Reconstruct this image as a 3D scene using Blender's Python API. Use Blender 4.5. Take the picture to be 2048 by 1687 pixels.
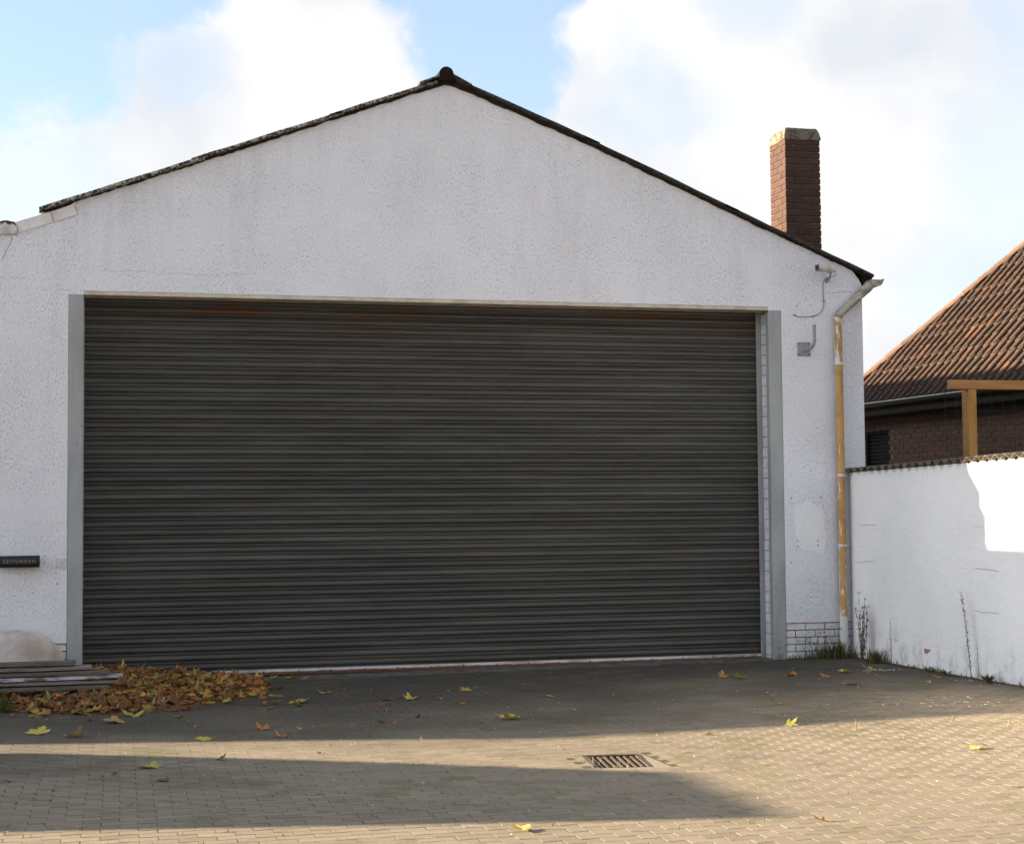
import bpy, math, random
from mathutils import Vector, Matrix
SC = bpy.context.scene
for _o in list(bpy.data.objects):
    bpy.data.objects.remove(_o)
COL = SC.collection
PI = math.pi

# ------------------------------------------------------------------ camera
cam_d = bpy.data.cameras.new('camera')
cam = bpy.data.objects.new('camera', cam_d)
COL.objects.link(cam)
cam_d.sensor_fit = 'HORIZONTAL'
cam_d.sensor_width = 36.0
cam_d.lens = 3169.0 / 2048.0 * 36.0
cam_d.clip_end = 3000
_r = Vector((0.97102, -0.23885, -0.00838)); _u = Vector((-0.00452, -0.05341, 0.99856)); _f = Vector((0.23895, 0.96959, 0.05294))
_m = Matrix.Identity(4)
for _i in range(3):
    _m[_i][0] = _r[_i]; _m[_i][1] = _u[_i]; _m[_i][2] = -_f[_i]
_m.translation = Vector((0.4033, -17.4377, 1.7074))
cam.matrix_world = _m
SC.camera = cam

# ------------------------------------------------------------------ light
SUN_DIR = Vector((-1.0, 0.296, 0.29)).normalized()       # towards the sun
SUN_EL = math.asin(SUN_DIR.z)
SUN_AZ = math.atan2(SUN_DIR.x, SUN_DIR.y)
w = bpy.data.worlds.new('World'); SC.world = w; w.use_nodes = True
wn = w.node_tree; wn.nodes.clear()

def wnode(t, **k):
    n = wn.nodes.new(t)
    for a, b in k.items():
        setattr(n, a, b)
    return n

def wl(a, b):
    wn.links.new(a, b)

sky = wnode('ShaderNodeTexSky', sky_type='NISHITA', sun_disc=False, sun_elevation=SUN_EL, sun_rotation=SUN_AZ % (2 * PI), air_density=1.0, dust_density=0.6, ozone_density=1.5)
tc = wnode('ShaderNodeTexCoord')
nz = wnode('ShaderNodeTexNoise'); nz.inputs['Scale'].default_value = 9.0; nz.inputs['Detail'].default_value = 7; nz.inputs['Roughness'].default_value = 0.64
wl(tc.outputs['Generated'], nz.inputs['Vector'])
sub = wnode('ShaderNodeVectorMath', operation='SUBTRACT'); sub.inputs[1].default_value = (0.5, 0.5, 0.5)
wl(nz.outputs['Color'], sub.inputs[0])
scl = wnode('ShaderNodeVectorMath', operation='SCALE'); scl.inputs['Scale'].default_value = 0.05
wl(sub.outputs[0], scl.inputs[0])
add = wnode('ShaderNodeVectorMath', operation='ADD')
wl(tc.outputs['Generated'], add.inputs[0]); wl(scl.outputs[0], add.inputs[1])
nrm = wnode('ShaderNodeVectorMath', operation='NORMALIZE'); wl(add.outputs[0], nrm.inputs[0])
# gaps of blue between the clouds: direction (azimuth from +Y to +X, elevation), radius in degrees
nzE = wnode('ShaderNodeTexNoise'); nzE.inputs['Scale'].default_value = 22.0; nzE.inputs['Detail'].default_value = 7; nzE.inputs['Roughness'].default_value = 0.6; nzE.inputs['Distortion'].default_value = 0.4
wl(tc.outputs['Generated'], nzE.inputs['Vector'])
edge = wnode('ShaderNodeMath', operation='MULTIPLY_ADD'); edge.inputs[1].default_value = 1.5; edge.inputs[2].default_value = -0.75
wl(nzE.outputs['Fac'], edge.inputs[0])
STRONG = [(-4.2, 17.6, 5.6), (-1.2, 18.6, 4.0), (1.5, 19.2, 3.0), (12.9, 17.4, 3.3), (14.3, 15.3, 2.1), (11.2, 19.0, 2.8), (15.0, 18.8, 2.2)]
FAINT = [(-4.4, 11.8, 4.6), (33.0, 11.2, 4.6), (32.6, 16.8, 2.6), (22.4, 18.2, 2.4), (30.5, 7.4, 3.2), (2.0, 15.5, 2.0)]
def gapfield(lst, lo, hi, wt):
    best = None
    for (az, el, rad) in lst:
        az, el = math.radians(az), math.radians(el)
        d = wnode('ShaderNodeVectorMath', operation='DOT_PRODUCT')
        d.inputs[1].default_value = (math.sin(az) * math.cos(el), math.cos(az) * math.cos(el), math.sin(el))
        wl(nrm.outputs[0], d.inputs[0])
        mr = wnode('ShaderNodeMapRange'); mr.clamp = False
        mr.inputs['From Min'].default_value = math.cos(math.radians(rad)); mr.inputs['From Max'].default_value = 1.0
        wl(d.outputs['Value'], mr.inputs['Value'])
        mm = wnode('ShaderNodeMath', operation='MAXIMUM'); mm.inputs[1].default_value = -2.0; wl(mr.outputs[0], mm.inputs[0])
        if best is None: best = mm.outputs[0]
        else:
            mx = wnode('ShaderNodeMath', operation='MAXIMUM'); wl(best, mx.inputs[0]); wl(mm.outputs[0], mx.inputs[1]); best = mx.outputs[0]
    ad = wnode('ShaderNodeMath', operation='ADD'); wl(best, ad.inputs[0]); wl(edge.outputs[0], ad.inputs[1])
    sm = wnode('ShaderNodeMapRange', interpolation_type='SMOOTHSTEP'); sm.inputs['From Min'].default_value = lo; sm.inputs['From Max'].default_value = hi; sm.inputs['To Max'].default_value = wt
    wl(ad.outputs[0], sm.inputs['Value']); return sm.outputs[0]
g1 = gapfield(STRONG, 0.0, 0.55, 1.0); g2 = gapfield(FAINT, -0.2, 0.9, 0.4)
gm = wnode('ShaderNodeMath', operation='MAXIMUM'); wl(g1, gm.inputs[0]); wl(g2, gm.inputs[1]); val = gm.outputs[0]
nz2 = wnode('ShaderNodeTexNoise'); nz2.inputs['Scale'].default_value = 2.3; nz2.inputs['Detail'].default_value = 5; nz2.inputs['Roughness'].default_value = 0.58
wl(tc.outputs['Generated'], nz2.inputs['Vector'])
mr2 = wnode('ShaderNodeMapRange', interpolation_type='SMOOTHSTEP'); mr2.inputs['From Min'].default_value = 0.57; mr2.inputs['From Max'].default_value = 0.72; mr2.inputs['To Max'].default_value = 0.9
# towards the zenith one looks up between the clouds: more blue
sepd = wnode('ShaderNodeSeparateXYZ'); wl(tc.outputs['Generated'], sepd.inputs[0])
elv = wnode('ShaderNodeMapRange', interpolation_type='SMOOTHSTEP'); elv.inputs['From Min'].default_value = 0.34; elv.inputs['From Max'].default_value = 0.85; elv.inputs['To Max'].default_value = 0.26
wl(sepd.outputs['Z'], elv.inputs['Value'])
nadd = wnode('ShaderNodeMath', operation='ADD'); wl(nz2.outputs['Fac'], nadd.inputs[0]); wl(elv.outputs[0], nadd.inputs[1])
wl(nadd.outputs[0], mr2.inputs['Value'])
mx = wnode('ShaderNodeMath', operation='MAXIMUM'); wl(val, mx.inputs[0]); wl(mr2.outputs[0], mx.inputs[1]); val = mx.outputs[0]
# cloud shading
nz3 = wnode('ShaderNodeTexNoise'); nz3.inputs['Scale'].default_value = 6.0; nz3.inputs['Detail'].default_value = 6
wl(add.outputs[0], nz3.inputs['Vector'])
cr = wnode('ShaderNodeValToRGB')
cr.color_ramp.elements[0].position = 0.34; cr.color_ramp.elements[0].color = (2.3, 2.4, 2.56, 1)
cr.color_ramp.elements[1].position = 0.5; cr.color_ramp.elements[1].color = (2.86, 2.85, 2.84, 1)
wl(nz3.outputs['Fac'], cr.inputs[0])
# clouds glow towards the sun
sdot = wnode('ShaderNodeVectorMath', operation='DOT_PRODUCT'); sdot.inputs[1].default_value = tuple(SUN_DIR); wl(tc.outputs['Generated'], sdot.inputs[0])
glow = wnode('ShaderNodeMapRange', interpolation_type='SMOOTHSTEP'); glow.inputs['From Min'].default_value = 0.45; glow.inputs['From Max'].default_value = 1.0; glow.inputs['To Min'].default_value = 1.0; glow.inputs['To Max'].default_value = 4.2
wl(sdot.outputs['Value'], glow.inputs['Value'])
cgl = wnode('ShaderNodeVectorMath', operation='SCALE'); wl(cr.outputs[0], cgl.inputs[0]); wl(glow.outputs[0], cgl.inputs['Scale'])
# blue of the gaps, thinned with a little veil
veil = wnode('ShaderNodeMixRGB'); veil.inputs[0].default_value = 0.45; veil.inputs[2].default_value = (1.72, 1.98, 2.55, 1)
wl(sky.outputs[0], veil.inputs[1])
mixc = wnode('ShaderNodeMixRGB'); wl(val, mixc.inputs[0]); wl(cgl.outputs[0], mixc.inputs[1]); wl(veil.outputs[0], mixc.inputs[2])
bg = wnode('ShaderNodeBackground'); bg.inputs['Strength'].default_value = 0.062
wl(mixc.outputs[0], bg.inputs['Color'])
wo = wnode('ShaderNodeOutputWorld'); wl(bg.outputs[0], wo.inputs['Surface'])

sun_d = bpy.data.lights.new('sun', 'SUN'); sun_d.energy = 5.0; sun_d.angle = math.radians(0.53); sun_d.color = (1.0, 0.80, 0.57)
sun = bpy.data.objects.new('sun', sun_d); COL.objects.link(sun)
sun.rotation_euler = SUN_DIR.to_track_quat('Z', 'Y').to_euler()
sun.location = (-30, 8, 20)

SC.view_settings.view_transform = 'Standard'
try:
    SC.view_settings.look = 'None'
except Exception:
    pass
SC.view_settings.gamma = 1.0
SC.view_settings.use_curve_mapping = False
SC.view_settings.exposure = 2.53
SC.render.engine = 'CYCLES'
SC.cycles.max_bounces = 5
SC.cycles.diffuse_bounces = 3

# ------------------------------------------------------------------ helpers
rnd = random.Random(7)

def gz(x, y):
    """height of the paved yard"""
    b = -0.163 + 0.0062 * x - 0.0151 * y
    return b + 0.010 * math.sin(x * 0.9 + 0.6) * math.sin(y * 0.75 + 0.4) * min(1.0, max(0.0, -y / 3.0))

WL = {}          # world location of every object that is parented (translation only parents)

def link(o, parent=None):
    COL.objects.link(o)
    if parent is not None:
        o.parent = parent
        o.matrix_parent_inverse = Matrix.Translation(-Vector(WL.get(parent.name, (0, 0, 0))))
    WL[o.name] = tuple(o.location)
    return o

def tag(o, label=None, cat=None, group=None, kind=None):
    if label: o['label'] = label
    if cat: o['category'] = cat
    if group: o['group'] = group
    if kind: o['kind'] = kind
    return o

def thing(name, loc, label, cat, group=None):
    o = bpy.data.objects.new(name, None); o.location = loc; o.empty_display_size = 0.2
    link(o); return tag(o, label, cat, group)

class MB:
    def __init__(s):
        s.v = []; s.f = []; s.mi = []; s.at = []
    def add(s, v, f, mi=0, at=0.0):
        n = len(s.v); s.v += [tuple(p) for p in v]
        for q in f:
            s.f.append(tuple(i + n for i in q)); s.mi.append(mi); s.at.append(at)
    def box(s, x0, x1, y0, y1, z0, z1, mi=0, at=0.0):
        v = [(x0, y0, z0), (x1, y0, z0), (x1, y1, z0), (x0, y1, z0), (x0, y0, z1), (x1, y0, z1), (x1, y1, z1), (x0, y1, z1)]
        s.add(v, [(0, 3, 2, 1), (4, 5, 6, 7), (0, 1, 5, 4), (1, 2, 6, 5), (2, 3, 7, 6), (3, 0, 4, 7)], mi, at)
    def tube(s, pts, r, n=8, caps=True, mi=0, at=0.0):
        pts = [Vector(p) for p in pts]; rs = r if isinstance(r, (list, tuple)) else [r] * len(pts)
        base = len(s.v); up = None
        for i, p in enumerate(pts):
            t = (pts[min(i + 1, len(pts) - 1)] - pts[max(i - 1, 0)]).normalized()
            if up is None:
                up = Vector((0, 0, 1)) if abs(t.z) < 0.9 else Vector((0, 1, 0))
            a = t.cross(up).normalized(); b = a.cross(t).normalized(); up = b
            for k in range(n):
                q = 2 * PI * k / n
                s.v.append(tuple(p + (a * math.cos(q) + b * math.sin(q)) * rs[i]))
        for i in range(len(pts) - 1):
            for k in range(n):
                s.f.append((base + i * n + k, base + i * n + (k + 1) % n, base + (i + 1) * n + (k + 1) % n, base + (i + 1) * n + k)); s.mi.append(mi); s.at.append(at)
        if caps:
            s.f.append(tuple(base + k for k in reversed(range(n)))); s.mi.append(mi); s.at.append(at)
            e = base + (len(pts) - 1) * n
            s.f.append(tuple(e + k for k in range(n))); s.mi.append(mi); s.at.append(at)
    def prism_y(s, poly, y0, y1, mi=0):
        """polygon in (x,z), extruded from y0 (front) to y1"""
        n = len(poly); v = [(x, y0, z) for x, z in poly] + [(x, y1, z) for x, z in poly]
        ar = sum(poly[i][0] * poly[(i + 1) % n][1] - poly[(i + 1) % n][0] * poly[i][1] for i in range(n))
        f = [tuple(range(n)), tuple(reversed(range(n, 2 * n)))] + [(i, i + n, (i + 1) % n + n, (i + 1) % n) for i in range(n)]
        if ar < 0:
            f = [tuple(reversed(q)) for q in f]
        s.add(v, f, mi)
    def mesh(s, name, mats, smooth=False, attr=False):
        m = bpy.data.meshes.new(name); m.from_pydata(s.v, [], s.f)
        for t in (mats if isinstance(mats, (list, tuple)) else [mats]):
            m.materials.append(t)
        if any(s.mi):
            m.polygons.foreach_set('material_index', s.mi)
        if smooth:
            m.polygons.foreach_set('use_smooth', [True] * len(s.f))
        if attr:
            a = m.attributes.new('rnd', 'FLOAT', 'FACE'); a.data.foreach_set('value', s.at)
        m.update(); return m
    def obj(s, name, mats, parent=None, smooth=False, attr=False, **tg):
        o = bpy.data.objects.new(name, s.mesh(name, mats, smooth, attr)); link(o, parent)
        return tag(o, **tg)

def inst(name, mesh, loc, parent=None, rot=None, scale=None, mat4=None, color=None, **tg):
    o = bpy.data.objects.new(name, mesh)
    if mat4 is not None:
        o.matrix_world = mat4
    else:
        o.location = loc
        if rot: o.rotation_euler = rot
        if scale: o.scale = scale
    if color: o.color = color
    COL.objects.link(o)
    if parent is not None:
        o.parent = parent
        o.matrix_parent_inverse = Matrix.Translation(-Vector(WL.get(parent.name, (0, 0, 0))))
    return tag(o, **tg)

def cbox(sx, sy, sz, c, jit=0.0, r=None):
    """chamfered box centred on the origin: verts, faces"""
    V = []; idx = {}
    for ix in (-1, 1):
        for iy in (-1, 1):
            for iz in (-1, 1):
                j = [(r.uniform(-jit, jit) if r else 0) for _ in range(3)]
                hx, hy, hz = sx / 2 + j[0], sy / 2 + j[1], sz / 2 + j[2]
                idx[(ix, iy, iz)] = len(V)
                V += [(ix * hx, iy * (hy - c), iz * (hz - c)), (ix * (hx - c), iy * hy, iz * (hz - c)), (ix * (hx - c), iy * (hy - c), iz * hz)]
    F = []
    I = lambda a, b, c_, k: idx[(a, b, c_)] + k
    for s_ in (-1, 1):
        q = [I(s_, -1, -1, 0), I(s_, 1, -1, 0), I(s_, 1, 1, 0), I(s_, -1, 1, 0)]; F.append(q if s_ > 0 else q[::-1])
        q = [I(-1, s_, -1, 1), I(-1, s_, 1, 1), I(1, s_, 1, 1), I(1, s_, -1, 1)]; F.append(q if s_ > 0 else q[::-1])
        q = [I(-1, -1, s_, 2), I(1, -1, s_, 2), I(1, 1, s_, 2), I(-1, 1, s_, 2)]; F.append(q if s_ > 0 else q[::-1])
    for a in (-1, 1):
        for b in (-1, 1):
            F.append([I(a, b, -1, 0), I(a, b, -1, 1), I(a, b, 1, 1), I(a, b, 1, 0)][::1 if a * b > 0 else -1])
            F.append([I(a, -1, b, 0), I(a, 1, b, 0), I(a, 1, b, 2), I(a, -1, b, 2)][::1 if a * b > 0 else -1])
            F.append([I(-1, a, b, 1), I(-1, a, b, 2), I(1, a, b, 2), I(1, a, b, 1)][::1 if a * b > 0 else -1])
            for c_ in (-1, 1):
                q = [I(a, b, c_, 0), I(a, b, c_, 1), I(a, b, c_, 2)]; F.append(q if a * b * c_ > 0 else q[::-1])
    return V, [tuple(q) for q in F]

def cbox_mesh(name, sx, sy, sz, c, mat, jit=0.0, r=None):
    m = MB(); v, f = cbox(sx, sy, sz, c, jit, r); m.add(v, f); return m.mesh(name, mat)

# ------------------------------------------------------------------ materials
class NT:
    def __init__(s, name):
        s.m = bpy.data.materials.new(name); s.m.use_nodes = True; s.t = s.m.node_tree; s.b = s.t.nodes['Principled BSDF']
        s._pos = None
    def n(s, t, **k):
        x = s.t.nodes.new(t)
        for a, b in k.items():
            setattr(x, a, b)
        return x
    def l(s, a, b):
        s.t.links.new(a, b)
    def pos(s):
        if s._pos is None:
            s._pos = s.n('ShaderNodeNewGeometry').outputs['Position']
        return s._pos
    def objc(s):
        return s.n('ShaderNodeTexCoord').outputs['Object']
    def map(s, vec, scale=(1, 1, 1), loc=(0, 0, 0), rot=(0, 0, 0)):
        x = s.n('ShaderNodeMapping'); s.l(vec, x.inputs[0]); x.inputs['Location'].default_value = loc; x.inputs['Rotation'].default_value = rot; x.inputs['Scale'].default_value = scale
        return x.outputs[0]
    def noise(s, vec, scale, detail=4, rough=0.55, dist=0.0):
        detail = min(detail, 4)
        x = s.n('ShaderNodeTexNoise'); s.l(vec, x.inputs['Vector']); x.inputs['Scale'].default_value = scale; x.inputs['Detail'].default_value = detail
        x.inputs['Roughness'].default_value = rough; x.inputs['Distortion'].default_value = dist
        return x.outputs['Fac']
    def vor(s, vec, scale, feature='F1', out='Distance'):
        x = s.n('ShaderNodeTexVoronoi', feature=feature); s.l(vec, x.inputs['Vector']); x.inputs['Scale'].default_value = scale
        return x.outputs[out]
    def rng(s, v, a, b, c=0.0, d=1.0, smooth=True):
        x = s.n('ShaderNodeMapRange', interpolation_type='SMOOTHSTEP' if smooth else 'LINEAR'); s.l(v, x.inputs['Value'])
        for k, q in zip(('From Min', 'From Max', 'To Min', 'To Max'), (a, b, c, d)):
            x.inputs[k].default_value = q
        return x.outputs[0]
    def math(s, op, a, b=None):
        x = s.n('ShaderNodeMath', operation=op)
        for i, q in enumerate((a, b)):
            if q is None: continue
            if isinstance(q, (int, float)): x.inputs[i].default_value = q
            else: s.l(q, x.inputs[i])
        return x.outputs[0]
    def mix(s, f, a, b, mode='MIX'):
        x = s.n('ShaderNodeMixRGB', blend_type=mode)
        for i, q in enumerate((f, a, b)):
            if isinstance(q, (int, float)): x.inputs[i].default_value = q
            elif isinstance(q, tuple): x.inputs[i].default_value = (*q, 1) if len(q) == 3 else q
            else: s.l(q, x.inputs[i])
        return x.outputs[0]
    def ramp(s, v, stops):
        x = s.n('ShaderNodeValToRGB'); s.l(v, x.inputs[0]); e = x.color_ramp.elements
        while len(e) < len(stops): e.new(0.5)
        for i, (p, c) in enumerate(stops):
            e[i].position = p; e[i].color = (*c, 1)
        return x.outputs[0]
    def sep(s, vec):
        x = s.n('ShaderNodeSeparateXYZ'); s.l(vec, x.inputs[0]); return x.outputs
    def rand(s):
        return s.n('ShaderNodeObjectInfo').outputs['Random']
    def attr(s, name):
        return s.n('ShaderNodeAttribute', attribute_name=name).outputs['Fac']
    def bump(s, h, strength=0.3, dist=0.01):
        x = s.n('ShaderNodeBump'); x.inputs['Strength'].default_value = strength; x.inputs['Distance'].default_value = dist
        s.l(h, x.inputs['Height']); s.l(x.outputs[0], s.b.inputs['Normal'])
    def fin(s, col=None, rough=0.8, spec=0.3, metal=0.0):
        if isinstance(col, tuple): s.b.inputs['Base Color'].default_value = (*col, 1)
        elif col is not None: s.l(col, s.b.inputs['Base Color'])
        if isinstance(rough, (int, float)): s.b.inputs['Roughness'].default_value = rough
        else: s.l(rough, s.b.inputs['Roughness'])
        s.b.inputs['Specular IOR Level'].default_value = spec; s.b.inputs['Metallic'].default_value = metal
        return s.m

def plaster(name, base, stain, pit, relief=0.5):
    t = NT(name); p = t.pos()
    big = t.noise(p, 0.7, 5, 0.6)
    col = t.mix(t.rng(big, 0.42, 0.66), base, stain)
    col = t.mix(t.math('MULTIPLY', t.rng(t.noise(t.map(p, (2.6, 2.6, 0.5)), 1.0, 6, 0.62), 0.5, 0.72), 0.15), col, pit)
    st = t.noise(t.map(p, (30, 30, 22)), 1.0, 5, 0.66)
    fine = t.noise(p, 90, 4, 0.6)
    pits = t.rng(t.noise(t.map(p, (85, 85, 34), (3, 1, 5)), 1.0, 3, 0.7), 0.53, 0.66)
    patch = t.rng(t.noise(p, 1.6, 4), 0.36, 0.62, 0.55, 1.0)
    pits = t.math('MULTIPLY', pits, patch)
    col = t.mix(t.math('MULTIPLY', pits, 0.2), col, pit)
    col = t.mix(t.math('MULTIPLY', t.rng(fine, 0.35, 0.7), 0.06), col, (0.3, 0.3, 0.32))
    # dirt washed down from the roof edge
    sx = t.sep(p)
    ll = t.math('ADD', t.math('MULTIPLY', sx[0], 0.371), 5.0); rl = t.math('SUBTRACT', 8.12, t.math('MULTIPLY', sx[0], 0.41))
    dd = t.math('SUBTRACT', t.math('MINIMUM', ll, rl), sx[2])
    dr_ = t.math('MULTIPLY', t.rng(dd, 0.75, 0.0), t.rng(t.noise(t.map(p, (9, 1, 0.7)), 1.0, 4, 0.6), 0.44, 0.68))
    col = t.mix(t.math('MULTIPLY', dr_, 0.11), col, (0.33, 0.28, 0.23))
    ft = t.math('MULTIPLY', t.rng(sx[2], 1.1, 0.3), t.rng(t.noise(t.map(p, (3, 3, 1.5)), 1.0, 4, 0.65), 0.44, 0.68))
    col = t.mix(t.math('MULTIPLY', ft, 0.18), col, (0.36, 0.33, 0.30))
    h = t.math('ADD', t.math('MULTIPLY', st, 0.6), t.math('MULTIPLY', fine, 0.35))
    h = t.math('SUBTRACT', h, t.math('MULTIPLY', pits, 0.5))
    t.bump(h, relief, 0.012)
    return t.fin(col, 0.92, 0.15)

M = {}
M['plaster'] = plaster('white_plaster', (0.675, 0.695, 0.755), (0.642, 0.66, 0.715), (0.30, 0.29, 0.285), 0.9)
M['patchpaint'] = plaster('fresh_white_paint', (0.725, 0.745, 0.775), (0.71, 0.73, 0.76), (0.5, 0.5, 0.5), 0.5)

def simple(name, c1, c2, scale=6.0, rough=0.7, spec=0.3, metal=0.0, bump=0.15, lo=0.4, hi=0.65, stretch=(1, 1, 1), rndamt=0.0, obj=False):
    t = NT(name); p = t.objc() if obj else t.pos()
    v = t.map(p, stretch)
    col = t.mix(t.rng(t.noise(v, scale, 6, 0.6), lo, hi), c1, c2)
    if rndamt:
        k = t.rng(t.rand(), 0, 1, 1 - rndamt, 1 + rndamt, False)
        col = t.mix(t.math('ABSOLUTE', t.math('SUBTRACT', k, 1.0)), col, t.mix(t.math('GREATER_THAN', k, 1.0), (0.02, 0.015, 0.01), tuple(min(1, q * 2.2) for q in c1)))
    t.bump(t.noise(v, scale * 9, 4, 0.6), bump, 0.006)
    return t.fin(col, rough, spec, metal)

# boundary wall paint
t = NT('wall_paint'); p = t.pos()
col = t.mix(t.rng(t.noise(p, 1.1, 5), 0.35, 0.7), (0.80, 0.805, 0.81), (0.75, 0.755, 0.765))
sz = t.sep(p)
low = t.math('MULTIPLY', t.rng(sz[2], 0.45, -0.12), t.rng(t.noise(t.map(p, (5, 5, 3)), 1.0, 6, 0.7), 0.46, 0.66))
col = t.mix(t.math('MULTIPLY', low, 0.6), col, (0.30, 0.29, 0.26))
lines = t.math('ABSOLUTE', t.math('SUBTRACT', t.math('FRACT', t.math('MULTIPLY', t.math('ADD', sz[2], t.math('MULTIPLY', t.noise(p, 3, 3), 0.09)), 2.35)), 0.5))
crk = t.math('MULTIPLY', t.rng(lines, 0.028, 0.0), t.rng(t.noise(t.map(p, (1.4, 1.4, 0.6)), 1.0, 3), 0.53, 0.62))
col = t.mix(t.math('MULTIPLY', crk, 0.3), col, (0.25, 0.24, 0.23))
h = t.math('ADD', t.math('MULTIPLY', t.noise(t.map(p, (9, 9, 14)), 1.0, 6, 0.65), 0.7), t.math('MULTIPLY', t.noise(p, 70, 3), 0.25))
h = t.math('SUBTRACT', h, t.math('MULTIPLY', crk, 0.5))
t.bump(h, 0.75, 0.02)
M['wallpaint'] = t.fin(col, 0.85, 0.2)

# grey steel posts
t = NT('grey_painted_steel'); p = t.pos(); zz = t.sep(p)[2]
col = t.mix(t.rng(t.noise(t.map(p, (2, 2, 0.7)), 1.5, 4, 0.6), 0.4, 0.65), (0.29, 0.31, 0.315), (0.235, 0.255, 0.262))
col = t.mix(t.math('MULTIPLY', t.rng(t.noise(t.map(p, (7, 7, 2.2)), 1.0, 4, 0.7), 0.58, 0.68), 0.4), col, (0.36, 0.37, 0.37))
rs = t.math('ADD', t.rng(t.noise(t.map(p, (30, 30, 14)), 1.0, 4, 0.7), 0.665, 0.70), t.math('MULTIPLY', t.rng(zz, 0.22, -0.15), t.rng(t.noise(t.map(p, (14, 14, 7)), 1.0, 4, 0.7), 0.46, 0.6)))
col = t.mix(t.math('MINIMUM', t.math('MULTIPLY', rs, 0.7), 1.0), col, (0.13, 0.07, 0.04))
t.bump(t.noise(p, 9, 3), 0.12, 0.01)
M['steelgrey'] = t.fin(col, 0.55, 0.35)
M['steelgrey_old'] = simple('grey_painted_steel', (0.30, 0.32, 0.325), (0.255, 0.275, 0.28), 3.0, 0.55, 0.35, bump=0.05, stretch=(1.5, 1.5, 0.6))
M['whitebrick'] = simple('white_painted_brick', (0.60, 0.61, 0.64), (0.47, 0.48, 0.5), 7.0, 0.8, 0.2, bump=0.4, rndamt=0.05)
M['mortar'] = simple('grey_mortar', (0.14, 0.135, 0.13), (0.21, 0.2, 0.19), 14.0, 0.95, 0.1, bump=0.4)
M['mortarlight'] = simple('painted_over_mortar', (0.27, 0.27, 0.275), (0.2, 0.2, 0.2), 14.0, 0.95, 0.1, bump=0.4)
M['soffit'] = simple('dirty_lintel_render', (0.50, 0.46, 0.40), (0.38, 0.34, 0.28), 5.0, 0.9, 0.1, bump=0.3)

# shutter
t = NT('shutter_steel'); p = t.pos(); o = t.objc(); zo = t.sep(o)[2]; zp = t.sep(p)[2]
st = t.noise(t.map(p, (0.55, 1, 9)), 1.0, 6, 0.65)
rd = t.rand()
col = t.mix(t.rng(st, 0.36, 0.66), (0.040, 0.0392, 0.036), (0.066, 0.066, 0.062))
col = t.mix(t.rng(rd, 0.0, 1.0, 0.0, 0.3), col, (0.027, 0.025, 0.022))
pale = t.math('MULTIPLY', t.rng(t.noise(t.map(p, (1.3, 1, 26), (4, 0, 2)), 1.0, 5, 0.7), 0.57, 0.72), t.rng(zp, 0.8, 4.1, 0.15, 0.6))
col = t.mix(pale, col, (0.095, 0.088, 0.08))
lip = t.math('MULTIPLY', t.rng(zo, 0.0225, 0.017), t.rng(t.noise(t.map(p, (1.1, 1, 7), (1, 0, 3)), 1.0, 5, 0.7), 0.49, 0.66))
col = t.mix(t.math('MULTIPLY', lip, 0.45), col, (0.075, 0.036, 0.017))
toprust = t.math('MULTIPLY', t.rng(zp, 3.55, 3.85), t.rng(t.noise(t.map(p, (0.9, 1, 4.5), (7, 0, 1)), 1.0, 6, 0.7), 0.5, 0.66))
col = t.mix(t.math('MULTIPLY', toprust, 0.8), col, (0.085, 0.032, 0.011))
spots = t.rng(t.noise(t.map(p, (1.0, 1, 1.6), (9, 0, 4)), 1.0, 6, 0.7), 0.655, 0.72)
col = t.mix(t.math('MULTIPLY', spots, 0.35), col, (0.08, 0.036, 0.017))
t.bump(t.math('ADD', t.math('MULTIPLY', t.noise(t.map(p, (6, 20, 60)), 1.0, 4, 0.6), 0.25), t.math('MULTIPLY', t.noise(t.map(p, (1.6, 1, 7)), 1.0, 2, 0.5), 1.0)), 0.35, 0.02)
M['shutter'] = t.fin(col, t.rng(st, 0.3, 0.7, 0.42, 0.58), 0.42, 0.0)
# bottom rail of the shutter
t = NT('shutter_rail'); p = t.pos(); o = t.objc(); zo = t.sep(o)[2]
col = t.mix(t.rng(t.noise(t.map(p, (3, 1, 12)), 1.0, 6, 0.7), 0.44, 0.66), (0.43, 0.45, 0.50), (0.26, 0.26, 0.28))
ru = t.rng(t.math('ADD', zo, t.math('MULTIPLY', t.noise(t.map(p, (5, 1, 3)), 1.0, 6, 0.7), 0.03)), 0.044, 0.034)
col = t.mix(ru, col, (0.085, 0.038, 0.02))
M['rail'] = t.fin(col, 0.5, 0.4, 0.2)
M['black'] = simple('black_metal', (0.012, 0.012, 0.013), (0.02, 0.02, 0.02), 20, 0.5, 0.4, bump=0.05)
M['blackplastic'] = simple('black_plastic', (0.008, 0.0085, 0.011), (0.011, 0.0115, 0.014), 20, 0.42, 0.35, bump=0.03)

# roof sheets with lichen
t = NT('roof_sheet_lichen'); p = t.pos(); nrm_ = t.sep(t.n('ShaderNodeNewGeometry').outputs['Normal'])
col = t.mix(t.rng(t.noise(p, 9, 5), 0.35, 0.7), (0.02, 0.019, 0.018), (0.042, 0.04, 0.036))
lich = t.math('MULTIPLY', t.rng(t.noise(p, 26, 5, 0.7), 0.45, 0.56), t.rng(t.sep(p)[0], 4.2, 3.2, 0.10, 1.0))
col = t.mix(lich, col, (0.34, 0.35, 0.31))
t.bump(t.noise(p, 40, 5, 0.65), 0.7, 0.02)
M['roofsheet'] = t.fin(col, 0.95, 0.1)
M['verge'] = simple('dark_verge_mortar', (0.016, 0.0105, 0.008), (0.034, 0.018, 0.012), 12, 0.95, 0.1, bump=0.8)
M['rot'] = simple('rotten_dark_timber', (0.010, 0.0075, 0.0065), (0.02, 0.012, 0.009), 10, 0.95, 0.1, bump=0.8)
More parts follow.
